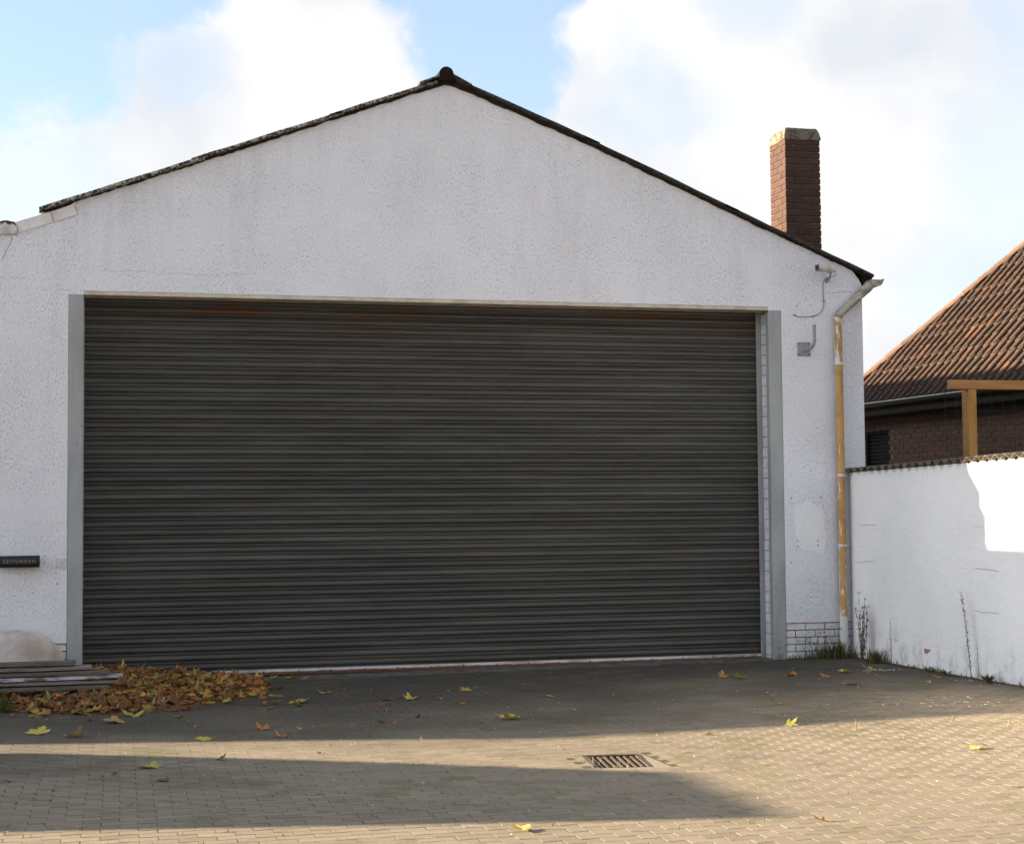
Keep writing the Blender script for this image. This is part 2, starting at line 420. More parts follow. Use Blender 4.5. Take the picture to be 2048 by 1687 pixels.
M['fascia'] = simple('white_fascia_board', (0.62, 0.61, 0.63), (0.52, 0.50, 0.49), 5, 0.75, 0.25, bump=0.15)
# torn flashing
t = NT('flashing_metal'); p = t.pos(); zz = t.sep(p)[2]
k = t.rng(t.math('ADD', zz, t.math('MULTIPLY', t.noise(p, 16, 6, 0.7), 0.12)), 4.775, 4.80)
col = t.mix(k, t.mix(t.rng(t.noise(p, 8, 5), 0.4, 0.6), (0.55, 0.54, 0.55), (0.36, 0.35, 0.36)), (0.05, 0.025, 0.012))
M['flash'] = t.fin(col, 0.7, 0.3)

# bricks
def brick(name, a, b, c):
    t = NT(name); o = t.objc(); p = t.pos()
    col = t.ramp(t.rand(), [(0.0, a), (0.5, b), (1.0, c)])
    col = t.mix(t.math('MULTIPLY', t.rng(t.noise(p, 30, 5, 0.65), 0.4, 0.7), 0.35), col, tuple(q * 0.55 for q in a))
    t.bump(t.noise(p, 80, 5, 0.65), 0.5, 0.006)
    return t.fin(col, 0.88, 0.2)
M['chimbrick'] = brick('chimney_brick', (0.055, 0.031, 0.024), (0.07, 0.037, 0.028), (0.045, 0.028, 0.023))
M['housebrick'] = brick('house_brick', (0.065, 0.036, 0.03), (0.088, 0.045, 0.034), (0.05, 0.034, 0.031))
M['chimmortar'] = simple('pale_mortar', (0.10, 0.085, 0.072), (0.07, 0.058, 0.05), 18, 0.95, 0.1, bump=0.5)
M['housemortar'] = simple('ochre_mortar', (0.16, 0.115, 0.065), (0.12, 0.09, 0.055), 18, 0.95, 0.1, bump=0.5)
t = NT('chimney_cap_concrete'); p = t.pos()
col = t.mix(t.rng(t.noise(p, 11, 6, 0.7), 0.44, 0.6), (0.15, 0.135, 0.108), (0.07, 0.058, 0.045))
col = t.mix(t.rng(t.noise(p, 30, 5, 0.7), 0.58, 0.68), col, (0.28, 0.26, 0.22))
t.bump(t.noise(p, 30, 6, 0.7), 0.9, 0.02)
M['cap'] = t.fin(col, 0.95, 0.1)

# downpipe: ochre paint under flaking white
def pipe_mat(name, lo, hi, base=(0.45, 0.26, 0.09)):
    t = NT(name); p = t.pos(); s = t.sep(p)
    fl = t.noise(t.map(p, (22, 22, 5)), 1.0, 7, 0.72)
    side = t.math('MULTIPLY', t.math('ABSOLUTE', t.math('SUBTRACT', s[0], 8.705)), 1.9)
    m = t.rng(t.math('ADD', fl, side), lo, hi)
    col = t.mix(m, t.mix(t.rng(t.noise(p, 5, 4), 0.4, 0.7), base, tuple(q * 0.72 for q in base)), (0.58, 0.57, 0.57))
    dirt = t.rng(t.noise(t.map(p, (30, 30, 8), (2, 2, 2)), 1.0, 6, 0.7), 0.62, 0.74)
    col = t.mix(t.math('MULTIPLY', dirt, 0.5), col, (0.17, 0.10, 0.06))
    t.bump(m, 0.35, 0.003)
    return t.fin(col, 0.6, 0.35)
M['pipe_mid'] = pipe_mat('ochre_pipe_flaking', 0.575, 0.61)
M['pipe_ochre'] = pipe_mat('ochre_pipe_mostly_bare', 0.65, 0.69)
M['pipe_white'] = pipe_mat('white_pipe_flaking', 0.33, 0.42, (0.40, 0.27, 0.22))
t = NT('weathered_zinc'); p = t.pos()
col = t.mix(t.rng(t.noise(p, 7, 6, 0.65), 0.38, 0.64), (0.36, 0.34, 0.29), (0.2, 0.185, 0.15))
col = t.mix(t.rng(t.noise(p, 15, 6, 0.7), 0.57, 0.66), col, (0.27, 0.14, 0.075))
col = t.mix(t.rng(t.noise(p, 11, 5, 0.7), 0.6, 0.68), col, (0.55, 0.53, 0.48))
M['zinc'] = t.fin(col, 0.6, 0.35, 0.15)
M['galv'] = simple('grey_galvanised', (0.27, 0.285, 0.295), (0.21, 0.22, 0.23), 14, 0.5, 0.4, 0.2, bump=0.1)
M['camwhite'] = simple('aged_white_housing', (0.55, 0.55, 0.53), (0.42, 0.41, 0.37), 14, 0.5, 0.4, bump=0.05)
M['glassdark'] = simple('dark_glass', (0.02, 0.016, 0.015), (0.03, 0.02, 0.02), 10, 0.08, 0.6, bump=0.0)
M['cable'] = simple('grey_cable', (0.16, 0.14, 0.13), (0.22, 0.2, 0.18), 30, 0.6, 0.3, bump=0.0)
M['letter'] = simple('pale_lettering', (0.24, 0.22, 0.17), (0.19, 0.17, 0.13), 30, 0.6, 0.3, bump=0.0)
M['sticker'] = simple('yellowed_label', (0.52, 0.51, 0.51), (0.44, 0.43, 0.42), 16, 0.6, 0.3, bump=0.0)
M['crack'] = simple('crack_shadow', (0.15, 0.145, 0.15), (0.22, 0.21, 0.21), 30, 1.0, 0.0, bump=0.0)
M['bareedge'] = simple('bare_render_edge', (0.42, 0.24, 0.14), (0.28, 0.16, 0.1), 12, 0.95, 0.1, bump=0.5)
M['concrete'] = simple('threshold_concrete', (0.12, 0.115, 0.105), (0.07, 0.068, 0.062), 6, 0.95, 0.1, bump=0.6)

# coping
t = NT('fibre_cement_coping'); p = t.pos()
col = t.mix(t.rng(t.noise(p, 12, 6, 0.68), 0.4, 0.64), (0.12, 0.10, 0.075), (0.06, 0.05, 0.04))
col = t.mix(t.rng(t.noise(p, 40, 4, 0.7), 0.6, 0.68), col, (0.35, 0.31, 0.25))
t.bump(t.noise(p, 50, 5, 0.65), 0.5, 0.01)
M['coping'] = t.fin(col, 0.95, 0.1)

# roof tiles
t = NT('clay_tile'); p = t.pos(); o = t.objc(); so = t.sep(o)
col = t.ramp(t.rand(), [(0.0, (0.042, 0.025, 0.018)), (0.4, (0.062, 0.032, 0.021)), (0.8, (0.05, 0.029, 0.021)), (0.93, (0.076, 0.036, 0.022)), (1.0, (0.15, 0.066, 0.033))])
roll = t.rng(so[2], 0.022, 0.055)
grey = t.rng(t.noise(p, 16, 6, 0.68), 0.38, 0.62)
col = t.mix(t.math('MULTIPLY', t.math('SUBTRACT', 1.0, roll), 0.7), col, (0.055, 0.047, 0.039))
col = t.mix(t.math('MULTIPLY', grey, 0.4), col, (0.06, 0.05, 0.04))
col = t.mix(t.rng(t.noise(p, 38, 4, 0.7), 0.68, 0.74), col, (0.42, 0.38, 0.31))
t.bump(t.noise(p, 60, 5, 0.6), 0.3, 0.006)
M['tile'] = t.fin(col, 0.85, 0.2)
M['hipcap'] = simple('hip_tile', (0.10, 0.06, 0.04), (0.07, 0.048, 0.036), 12, 0.85, 0.2, bump=0.4, rndamt=0.25)
M['deck'] = simple('dark_roof_deck', (0.03, 0.025, 0.02), (0.04, 0.035, 0.03), 8, 0.95, 0.1, bump=0.2)
M['darkgutter'] = simple('dark_zinc_gutter', (0.03, 0.033, 0.033), (0.045, 0.048, 0.048), 8, 0.4, 0.5, 0.4, bump=0.05)
M['gutterbead'] = simple('bright_gutter_bead', (0.22, 0.235, 0.25), (0.17, 0.18, 0.19), 12, 0.35, 0.5, 0.5, bump=0.0)
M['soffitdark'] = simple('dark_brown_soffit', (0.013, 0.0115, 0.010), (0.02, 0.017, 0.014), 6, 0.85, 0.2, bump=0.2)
M['blind'] = simple('green_grey_blind', (0.008, 0.0105, 0.0095), (0.012, 0.015, 0.0135), 6, 0.9, 0.08, bump=0.1)
# new timber
t = NT('larch_timber'); p = t.pos(); o = t.objc()
g = t.noise(t.map(o, (6, 26, 2.2)), 1.0, 5, 0.6, 0.6)
col = t.mix(t.rng(g, 0.35, 0.66), (0.52, 0.285, 0.085), (0.40, 0.19, 0.05))
kn = t.vor(t.map(o, (9, 9, 3.4)), 1.0)
col = t.mix(t.rng(kn, 0.16, 0.06), col, (0.14, 0.055, 0.02))
t.bump(g, 0.15, 0.004)
M['timber'] = t.fin(col, 0.6, 0.3)
t = NT('larch_beam'); o = t.objc()
g = t.noise(t.map(o, (2.2, 26, 26)), 1.0, 5, 0.6, 0.6)
col = t.mix(t.rng(g, 0.35, 0.66), (0.50, 0.26, 0.09), (0.42, 0.19, 0.06))
kn = t.vor(t.map(o, (3.4, 9, 9)), 1.0)
col = t.mix(t.rng(kn, 0.14, 0.05), col, (0.18, 0.065, 0.02))
M['beam'] = t.fin(col, 0.6, 0.3)
M['wire'] = simple('dark_green_wire', (0.02, 0.032, 0.026), (0.026, 0.04, 0.032), 20, 0.5, 0.4, bump=0.0)
M['board'] = simple('weathered_grey_brown_board', (0.13, 0.115, 0.10), (0.075, 0.064, 0.054), 4.0, 0.9, 0.15, bump=0.5, stretch=(0.8, 12, 20), lo=0.38, hi=0.62)
M['boardpale'] = simple('pale_painted_board', (0.42, 0.44, 0.52), (0.12, 0.10, 0.09), 3.0, 0.8, 0.2, bump=0.4, stretch=(1.6, 12, 16), lo=0.42, hi=0.56)
M['outhouse'] = simple('grey_render', (0.42, 0.41, 0.40), (0.36, 0.35, 0.34), 2, 0.9, 0.15, bump=0.2)
M['outroof'] = simple('brown_roofing', (0.10, 0.07, 0.055), (0.14, 0.09, 0.065), 3, 0.9, 0.15, bump=0.3)
M['castiron'] = simple('rusty_cast_iron', (0.06, 0.045, 0.034), (0.038, 0.03, 0.025), 14, 0.75, 0.35, 0.1, bump=0.5)
M['pit'] = simple('drain_pit', (0.012, 0.011, 0.01), (0.02, 0.018, 0.016), 6, 0.95, 0.1, bump=0.2)

# pavers
def paving(name, joint=False):
    t = NT(name); p = t.pos(); s = t.sep(p)
    k = t.math('FRACT', t.math('ADD', t.math('MULTIPLY', t.rand(), 1.0), t.attr('rnd')))
    if joint:
        col = t.mix(t.rng(t.noise(p, 5, 5, 0.65), 0.42, 0.6), (0.055, 0.045, 0.032), (0.05, 0.055, 0.022))
    else:
        col = t.ramp(k, [(0.0, (0.148, 0.126, 0.092)), (0.25, (0.196, 0.167, 0.121)), (0.6, (0.172, 0.146, 0.108)), (0.85, (0.212, 0.18, 0.131)), (1.0, (0.176, 0.144, 0.11))])
        col = t.mix(t.math('MULTIPLY', t.rng(t.noise(p, 55, 4, 0.7), 0.36, 0.66), 0.30), col, (0.095, 0.08, 0.068))
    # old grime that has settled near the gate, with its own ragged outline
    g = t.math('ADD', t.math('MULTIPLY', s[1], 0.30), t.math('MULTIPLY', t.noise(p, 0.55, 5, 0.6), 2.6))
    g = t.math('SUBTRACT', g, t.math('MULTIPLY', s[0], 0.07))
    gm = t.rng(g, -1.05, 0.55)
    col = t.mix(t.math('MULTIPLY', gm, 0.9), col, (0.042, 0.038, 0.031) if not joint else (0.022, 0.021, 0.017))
    oil = t.rng(t.noise(t.map(p, (1, 1, 1), (5, 3, 0)), 0.9, 5, 0.65), 0.60, 0.72)
    col = t.mix(t.math('MULTIPLY', oil, 0.45), col, (0.07, 0.062, 0.052))
    moss = t.math('MULTIPLY', t.rng(t.noise(p, 2.2, 5, 0.7), 0.52, 0.64), 0.45)
    col = t.mix(moss, col, (0.10, 0.095, 0.04))
    sp = t.rng(t.noise(p, 120, 2, 0.5), 0.72, 0.78)
    col = t.mix(t.math('MULTIPLY', sp, 0.5), col, (0.5, 0.48, 0.44))
    t.bump(t.noise(p, 110, 4, 0.65), 0.35 if not joint else 0.8, 0.006)
    return t.fin(col, 0.92, 0.2)
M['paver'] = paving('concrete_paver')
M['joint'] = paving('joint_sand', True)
t = NT('far_paving'); p = t.pos()
bt = t.n('ShaderNodeTexBrick'); t.l(t.map(p, (1, 1, 1)), bt.inputs['Vector']); bt.inputs['Scale'].default_value = 1.0; bt.inputs['Brick Width'].default_value = 0.2; bt.inputs['Row Height'].default_value = 0.1; bt.inputs['Mortar Size'].default_value = 0.004
bt.inputs['Color1'].default_value = (0.18, 0.153, 0.112, 1); bt.inputs['Color2'].default_value = (0.16, 0.136, 0.1, 1); bt.inputs['Mortar'].default_value = (0.06, 0.05, 0.035, 1)
M['farpave'] = t.fin(bt.outputs['Color'], 0.92, 0.2)

# leaves: colour from the object's own colour
def leafmat(name, src):
    t = NT(name); o = t.objc(); p = t.pos()
    if src == 'obj':
        c = t.n('ShaderNodeObjectInfo').outputs['Color']
    else:
        c = t.ramp(t.attr('rnd'), [(0.0, (0.15, 0.07, 0.028)), (0.3, (0.21, 0.095, 0.03)), (0.55, (0.29, 0.15, 0.045)), (0.75, (0.07, 0.034, 0.018)), (0.9, (0.36, 0.25, 0.05)), (1.0, (0.24, 0.26, 0.06))])
    col = t.mix(t.math('MULTIPLY', t.rng(t.noise(p, 32, 5, 0.65), 0.42, 0.66), 0.45), c, t.mix(0.6, c, (0.12, 0.045, 0.012)))
    t.bump(t.noise(p, 90, 3), 0.25, 0.004)
    t.b.inputs['Subsurface Weight'].default_value = 0.0
    m = t.fin(col, 0.6, 0.3)
    tr = t.n('ShaderNodeBsdfTranslucent'); t.l(col, tr.inputs[0]); mx_ = t.n('ShaderNodeMixShader'); mx_.inputs[0].default_value = 0.25
    t.l(t.b.outputs[0], mx_.inputs[1]); t.l(tr.outputs[0], mx_.inputs[2]); t.l(mx_.outputs[0], t.t.nodes['Material Output'].inputs['Surface'])
    return m
M['leaf'] = leafmat('fallen_leaf', 'obj')
M['leafheap'] = leafmat('heaped_leaves', 'attr')
def blade(name, a, b):
    t = NT(name); col = t.mix(t.attr('rnd'), a, b)
    m = t.fin(col, 0.6, 0.25)
    tr = t.n('ShaderNodeBsdfTranslucent'); t.l(col, tr.inputs[0]); mx_ = t.n('ShaderNodeMixShader'); mx_.inputs[0].default_value = 0.3
    t.l(t.b.outputs[0], mx_.inputs[1]); t.l(tr.outputs[0], mx_.inputs[2]); t.l(mx_.outputs[0], t.t.nodes['Material Output'].inputs['Surface'])
    return m
M['weed'] = blade('green_weed', (0.085, 0.095, 0.03), (0.2, 0.185, 0.07))
M['weedbrown'] = blade('withered_weed', (0.13, 0.095, 0.045), (0.24, 0.18, 0.09))
M['drystem'] = blade('dead_stem', (0.14, 0.10, 0.065), (0.25, 0.18, 0.115))
M['drygrass'] = blade('dry_grass', (0.23, 0.18, 0.09), (0.36, 0.28, 0.14))
M['sack'] = simple('pale_grey_sack', (0.46, 0.435, 0.42), (0.34, 0.29, 0.26), 3, 0.9, 0.15, bump=0.4)
M['boardmid'] = simple('mid_grey_board', (0.23, 0.215, 0.205), (0.13, 0.115, 0.10), 4.0, 0.9, 0.15, bump=0.5, stretch=(0.8, 12, 20), lo=0.38, hi=0.62)
M['flake'] = simple('white_paint_flake', (0.62, 0.62, 0.62), (0.5, 0.5, 0.5), 30, 0.8, 0.2, bump=0.1)

# ------------------------------------------------------------------ ground sheet
W = 7.842
gx = [-300, -60, -25, -12, -6, -3] + [-2 + 0.25 * i for i in range(45)] + [12, 16, 24, 60, 300]
gy = [-300, -60, -30, -20, -14] + [-12 + 0.25 * i for i in range(53)] + [3, 8, 16, 40, 120, 600]
def sheet_z(x, y):
    return gz(max(-8, min(12, x)), max(-30, min(1.0, y))) - 0.0013
g = MB(); gx = sorted(gx + [3.46, 3.98]); gy = sorted(gy + [-7.32, -6.58]); nx = len(gx)
g.v = [(x, y, sheet_z(x, y)) for y in gy for x in gx]
for j in range(len(gy) - 1):
    for i in range(nx - 1):
        if 3.45 < gx[i] and gx[i + 1] < 3.99 and gy[j] > -7.33 and gy[j + 1] < -6.57: continue
        inner = -2.1 < gx[i] and gx[i + 1] < 9.6 and gy[j] > -12.1 and gy[j + 1] < 1.1
        g.f.append((j * nx + i, j * nx + i + 1, (j + 1) * nx + i + 1, (j + 1) * nx + i)); g.mi.append(0 if inner else 1); g.at.append(0.5)
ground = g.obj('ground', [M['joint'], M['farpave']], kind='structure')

# ------------------------------------------------------------------ paving
AMP = 0.0055; JT = 0.0046; CH = 0.0010
def paver_verts(x0, row):
    n = 8; top = []; bot = []
    for k in range(n + 1):
        x = x0 + JT / 2 + (0.2 - JT) * k / n
        s = AMP * math.sin(2 * PI * x / 0.2 + 0.7)
        top.append((x, 0.05 + s - JT / 2)); bot.append((x, -0.05 + s + JT / 2))
    return bot + top[::-1]
def paver_mesh(m, x0, fx, at=0.0):
    ring = paver_verts(x0, 0); cx = sum(q[0] for q in ring) / len(ring); n = len(ring)
    inner = []
    for (x, y) in ring:
        dx = 0; dy = -CH if y > 0 else CH
        inner.append((x + dx, y + dy))
    v = [fx(x - cx, y, 0.0) for x, y in inner] + [fx(x - cx, y, -CH) for x, y in ring] + [fx(x - cx, y, -0.03) for x, y in ring]
    f = [tuple(range(n))] + [(n + i, n + (i + 1) % n, (i + 1) % n, i) for i in range(n)] + [(2 * n + i, 2 * n + (i + 1) % n, n + (i + 1) % n, n + i) for i in range(n)]
    m.add(v, f, 0, at)
pm = []
for x0 in (0.0, 0.1):
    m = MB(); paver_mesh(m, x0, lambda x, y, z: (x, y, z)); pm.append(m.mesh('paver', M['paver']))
paving_o = bpy.data.objects.new('paving', None); link(paving_o); tag(paving_o, kind='structure')
CAMP = Vector((0.4033, -17.4377, 1.7074))
plist = []
pr = random.Random(3)
for j in range(0, 108):
    y = -0.17 - 0.1 * j
    ay = -y
    xl = -0.83 + 0.0727 * ay - 0.7; xr = min(8.78, 7.59 - (ay - 5.73) * 0.617 + 1.0)
    i0 = math.floor(-2.2 / 0.2); off = 0.0 if j % 2 == 0 else 0.1
    i = i0
    while True:
        cx = i * 0.2 + off + 0.1
        if cx > 8.78: break
        i += 1
        if cx < -2.1: continue
        if 3.42 < cx < 4.06 and -7.32 < y < -6.57: continue
        vis = (cx > xl + 0.72) and (cx < xr - 1.0) and y > -10.2 - 0 * cx
        plist.append((cx, y, j % 2, vis))
def near_key(q):
    cx, y, o_, vis = q
    d_ = (Vector((cx, y, gz(cx, y))) - CAMP)
    px_y = 843.5 - 3169 * d_.dot(_u) / d_.dot(_f)
    return (0 if (vis and px_y < 1680) else 1, d_.length)
plist.sort(key=near_key)
rest = MB()
for n_, (cx, y, odd, vis) in enumerate(plist):
    dz = max(-.0001, min(.0003, pr.gauss(0.0001, 0.0002))); rz = pr.gauss(0, 0.012); tx = pr.gauss(0, 0.002); ty = pr.gauss(0, 0.0010)
    mt = Matrix.Translation((cx + pr.gauss(0, 0.0012), y + pr.gauss(0, 0.0009), gz(cx, y) + dz)) @ Matrix.Rotation(rz, 4, 'Z') @ Matrix.Rotation(tx + 0.0151 * -1, 4, 'X') @ Matrix.Rotation(ty, 4, 'Y')
    if n_ < 300:
        inst('paver', pm[odd], None, paving_o, mat4=mt)
    else:
        paver_mesh(rest, 0.1 * odd, lambda a, b, c: tuple(mt @ Vector((a, b, c))), pr.random())
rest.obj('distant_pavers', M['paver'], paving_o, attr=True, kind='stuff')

# concrete strip under the shutter
m = MB(); n = 26
for i in range(n):
    xa, xb = W * i / n, W * (i + 1) / n
    ya, yb = -0.115 + 0.006 * math.sin(i * 1.9), -0.115 + 0.006 * math.sin((i + 1) * 1.9)
    v = [(xa, ya, gz(xa, 0) + 0.004), (xb, yb, gz(xb, 0) + 0.004), (xb, 0.6, gz(xb, 0) + 0.008), (xa, 0.6, gz(xa, 0) + 0.008), (xa, ya, -0.4), (xb, yb, -0.4)]
    m.add(v, [(0, 1, 2, 3), (4, 5, 1, 0)])
m.obj('threshold', M['concrete'], kind='structure')

# ------------------------------------------------------------------ drain grate
DX, DY, DRZ = 3.715, -6.95, -0.13
zc = gz(DX, DY)
dr = thing('drain_grate', (DX, DY, zc), 'rusty rectangular drain grate with slanting bars set in the sunlit paving', 'drain')
hw_, hd_, fw = 0.205, 0.295, 0.036
def DR(x, y, z): return (DX + x * math.cos(DRZ) - y * math.sin(DRZ), DY + x * math.sin(DRZ) + y * math.cos(DRZ), zc + z)
def dbox(m, x0, x1, y0, y1, z0, z1):
    n0 = len(m.v); m.box(x0, x1, y0, y1, z0, z1); m.v[n0:] = [DR(*q) for q in m.v[n0:]]
m = MB()
dbox(m, -hw_, hw_, hd_ - fw, hd_, -0.12, -0.001); dbox(m, -hw_, hw_, -hd_, -hd_ + fw, -0.12, -0.001)
dbox(m, -hw_, -hw_ + fw, -hd_ + fw + .0005, hd_ - fw - .0005, -0.12, -0.002); dbox(m, hw_ - fw, hw_, -hd_ + fw + .0005, hd_ - fw - .0005, -0.12, -0.002)
m.obj('frame', M['castiron'], dr)
m = MB(); oc = [(3.36, -7.40), (4.12, -7.40), (4.12, -6.49), (3.36, -6.49)]; ic = [DR(-hw_ - .002, -hd_ - .002, 0), DR(hw_ + .002, -hd_ - .002, 0), DR(hw_ + .002, hd_ + .002, 0), DR(-hw_ - .002, hd_ + .002, 0)]
for i in range(4):
    k_ = (i + 1) % 4
    m.add([(oc[i][0], oc[i][1], gz(*oc[i]) - 0.0004), (oc[k_][0], oc[k_][1], gz(*oc[k_]) - 0.0004), (ic[k_][0], ic[k_][1], gz(ic[k_][0], ic[k_][1]) - 0.003), (ic[i][0], ic[i][1], gz(ic[i][0], ic[i][1]) - 0.003)], [(0, 1, 2, 3)])
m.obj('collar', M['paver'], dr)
m = MB(); dbox(m, -hw_ + .01, hw_ - .01, -hd_ + .01, hd_ - .01, -0.5, -0.118); m.obj('sump', M['pit'], dr)
vb, fb = cbox(0.027, 2 * (hd_ - fw) + 0.006, 0.06, 0.006)
mb = MB(); mb.add(vb, fb); bm_ = mb.mesh('bar', M['castiron'])
for k in range(7):
    x = -hw_ + fw + 0.029 + k * (2 * hw_ - 2 * fw - 0.058) / 6
    inst('bar', bm_, DR(x, 0, -0.038), dr, rot=(0, 0, DRZ))

# ------------------------------------------------------------------ garage
gar = thing('garage_building', (3.9, 3.0, -0.2), 'white plastered gabled garage building with one very wide dark roller shutter', 'garage')
def roof_line(x):
    L = [(-0.47, 4.921), (1.2, 5.533), (2.7, 6.095), (3.95, 6.56), (4.03, 6.55), (5.65, 5.94), (7.4, 5.2), (9.19, 4.468)]
    for (a, za), (b, zb) in zip(L, L[1:]):
        if x <= b: return za + (zb - za) * (x - a) / (b - a)
    return L[-1][1]
top = [(9.06, 4.33), (9.02, 4.40)] + [(x, roof_line(x) - 0.04) for x in (8.9, 7.4, 5.65, 3.98, 3.9, 2.7, 1.2, -0.07)]
poly = [(-5.7, 0.305), (-0.156, 0.305), (-0.156, 4.0), (0.0, 4.0), (0.0, 4.042), (W, 4.042), (W, 4.0), (W + 0.164, 4.0), (W + 0.164, 0.307), (9.06, 0.307)] + top + [(-0.15, 4.95), (-0.44, 4.85), (-0.70, 4.755), (-0.70, 4.63), (-1.7, 4.63), (-1.7, 4.25), (-5.7, 4.25)]
m = MB(); m.prism_y(poly, 0.0, 0.36)
wall = m.obj('wall', M['plaster'], gar)
m = MB()
m.box(8.76, 9.058, 0.362, 14, -0.5, 4.36); m.box(-0.7, -0.4, 0.362, 14, -0.5, 4.6)
m.prism_y([(-0.7, -0.5), (9.058, -0.5), (9.058, 4.3), (3.95, 6.4), (-0.7, 4.65)], 14.0, 14.3)
m.box(-5.7, -0.702, 0.362, 10, -0.5, 4.2)
m.obj('rear_wall', M['plaster'], gar)
# base courses of painted brick below the plaster
bases = []
for (xa, xb) in ((-5.7, -0.156), (W + 0.164, 9.06)):
    m = MB(); m.box(xa, xb, 0.022, 0.36, -0.6, 0.304); bases.append(m.obj('wall_base', M['mortar'], gar))
br = random.Random(5)
bmesh_w = [cbox_mesh('brick', 0.235, 0.1, 0.073, 0.005, M['whitebrick'], 0.0015, br) for _ in range(3)]
bmesh_h = cbox_mesh('brick', 0.112, 0.1, 0.073, 0.005, M['whitebrick'], 0.0015, br)
for side in (0, 1):
    for c_ in range(6):
        z = 0.303 - 0.045 - 0.0833 * c_
        if side == 1:
            xs, xe = W + 0.170, 9.05
        else:
            xs, xe = -1.6, -0.160
        x = xs if side else xe
        first = (c_ % 2 == 1)
        while True:
            hb = first; first = False
            wd = 0.112 if hb else 0.235
            cx = x + wd / 2 if side else x - wd / 2
            if (side and cx + wd / 2 > xe + 0.02) or (not side and cx - wd / 2 < xs): break
            inst('brick', bmesh_h if hb else br.choice(bmesh_w), (cx, 0.011 + 0.05 + br.uniform(-.003, .003), z), bases[side])
            x += (wd + 0.0125) * (1 if side else -1)
# ragged lower edge of the plaster
m = MB(); er = random.Random(9)
def ragged(x0, x1, z, amp, depth):
    n = int((x1 - x0) / 0.035)
    pts = [(x0 + (x1 - x0) * i / n, z - depth + er.uniform(-amp, amp)) for i in range(n + 1)]
    m.prism_y([(x0, z + 0.001)] + pts + [(x1, z + 0.001)], 0.004, 0.02)
ragged(W + 0.166, 9.05, 0.306, 0.002, 0.010); ragged(-1.8, -0.158, 0.304, 0.010, 0.016)
m.obj('plaster_edge', M['bareedge'], gar)
# lintel strip with its soffit
m = MB(); m.box(0.001, W - 0.001, 0.003, 0.36, 4.001, 4.040); m.obj('lintel', M['soffit'], gar)
# steel posts either side of the opening
for (xa, xb) in ((-0.153, -0.001), (W + 0.001, W + 0.161)):
    v, f = cbox(xb - xa, 0.10, 4.30, 0.006); m = MB(); m.add([(a + (xa + xb) / 2, b + 0.046, c + 1.848) for a, b, c in v], f)
    m.obj('steel_post', M['steelgrey'], gar)
# brick reveals between posts and guide rails
for side in (0, 1):
    m = MB()
    if side: m.box(W + 0.022, W + 0.162, 0.098, 0.36, -0.4, 3.999)
    else: m.box(-0.154, -0.022, 0.098, 0.36, -0.4, 3.999)
    rv = m.obj('reveal', M['mortarlight'], gar)
    rb = cbox_mesh('brick', 0.06, 0.158, 0.1155, 0.004, M['whitebrick'], 0.001, br)
    for k in range(34):
        z = -0.13 + 0.1225 * k
        if z > 3.94: break
        inst('brick', rb, ((W + 0.012 + 0.03) if side else (-0.012 - 0.03), 0.176, z + br.uniform(-.002, .002)), rv)
    m = MB()
    if side:
        m.box(W - 0.048, W + 0.021, 0.262, 0.274, -0.3, 4.0); m.box(W - 0.048, W + 0.021, 0.316, 0.328, -0.3, 4.0); m.box(W + 0.010, W + 0.021, 0.2745, 0.3155, -0.3, 4.0)
    else:
        m.box(-0.0215, 0.004, 0.262, 0.274, -0.3, 4.0); m.box(-0.0215, 0.004, 0.316, 0.328, -0.3, 4.0); m.box(-0.0215, -0.010, 0.2745, 0.3155, -0.3, 4.0)
    m.obj('guide_rail', M['steelgrey'], gar)

# roller shutter
m = MB(); m.box(-0.008, W + 0.008, 0.3062, 0.3140, -0.112, 4.04); 
shut = m.obj('roller_shutter', M['black'], gar)
PITCH = 0.0975
prof = [(0.0, 0.0050), (0.003, -0.0080), (0.010, -0.0125), (0.0165, -0.0100), (0.0205, 0.0045), (0.028, 0.0030), (0.036, -0.0115), (0.047, -0.0200), (0.060, -0.0225), (0.074, -0.0165), (0.088, -0.0020), (0.0975, 0.0052)]
m = MB(); xa, xb = -0.006, W + 0.006; nseg = 1
v = [(xa, y, z) for z, y in prof] + [(xb, y, z) for z, y in prof]; n = len(prof)
m.add(v, [(i, i + n, i + 1 + n, i + 1) for i in range(n - 1)])
slat_mesh = m.mesh('slat', M['shutter'])
sr = random.Random(11)
for k in range(42):
    inst('slat', slat_mesh, (0, 0.299 + sr.uniform(-0.0012, 0.0012), -0.075 + PITCH * k), shut, rot=(sr.uniform(-0.012, 0.012), sr.uniform(-0.00025, 0.00025), 0))
m = MB(); m.box(-0.004, W + 0.004, -0.024, 0.004, 0.0, 0.052); m.box(-0.004, W + 0.004, -0.028, 0.006, -0.010, -0.0005)
m.obj('bottom_rail', M['rail'], shut).location = (0, 0.295, -0.1185)
mb = MB(); mb.tube([(0, -0.0035, 0), (0, 0.002, 0)], 0.0085, 8); scr = mb.mesh('screw', M['black'])
for k in range(20):
    inst('screw', scr, (0.42 + 0.376 * k + sr.uniform(-.01, .01), 0.2695, -0.090 + sr.uniform(-.003, .003)), shut)

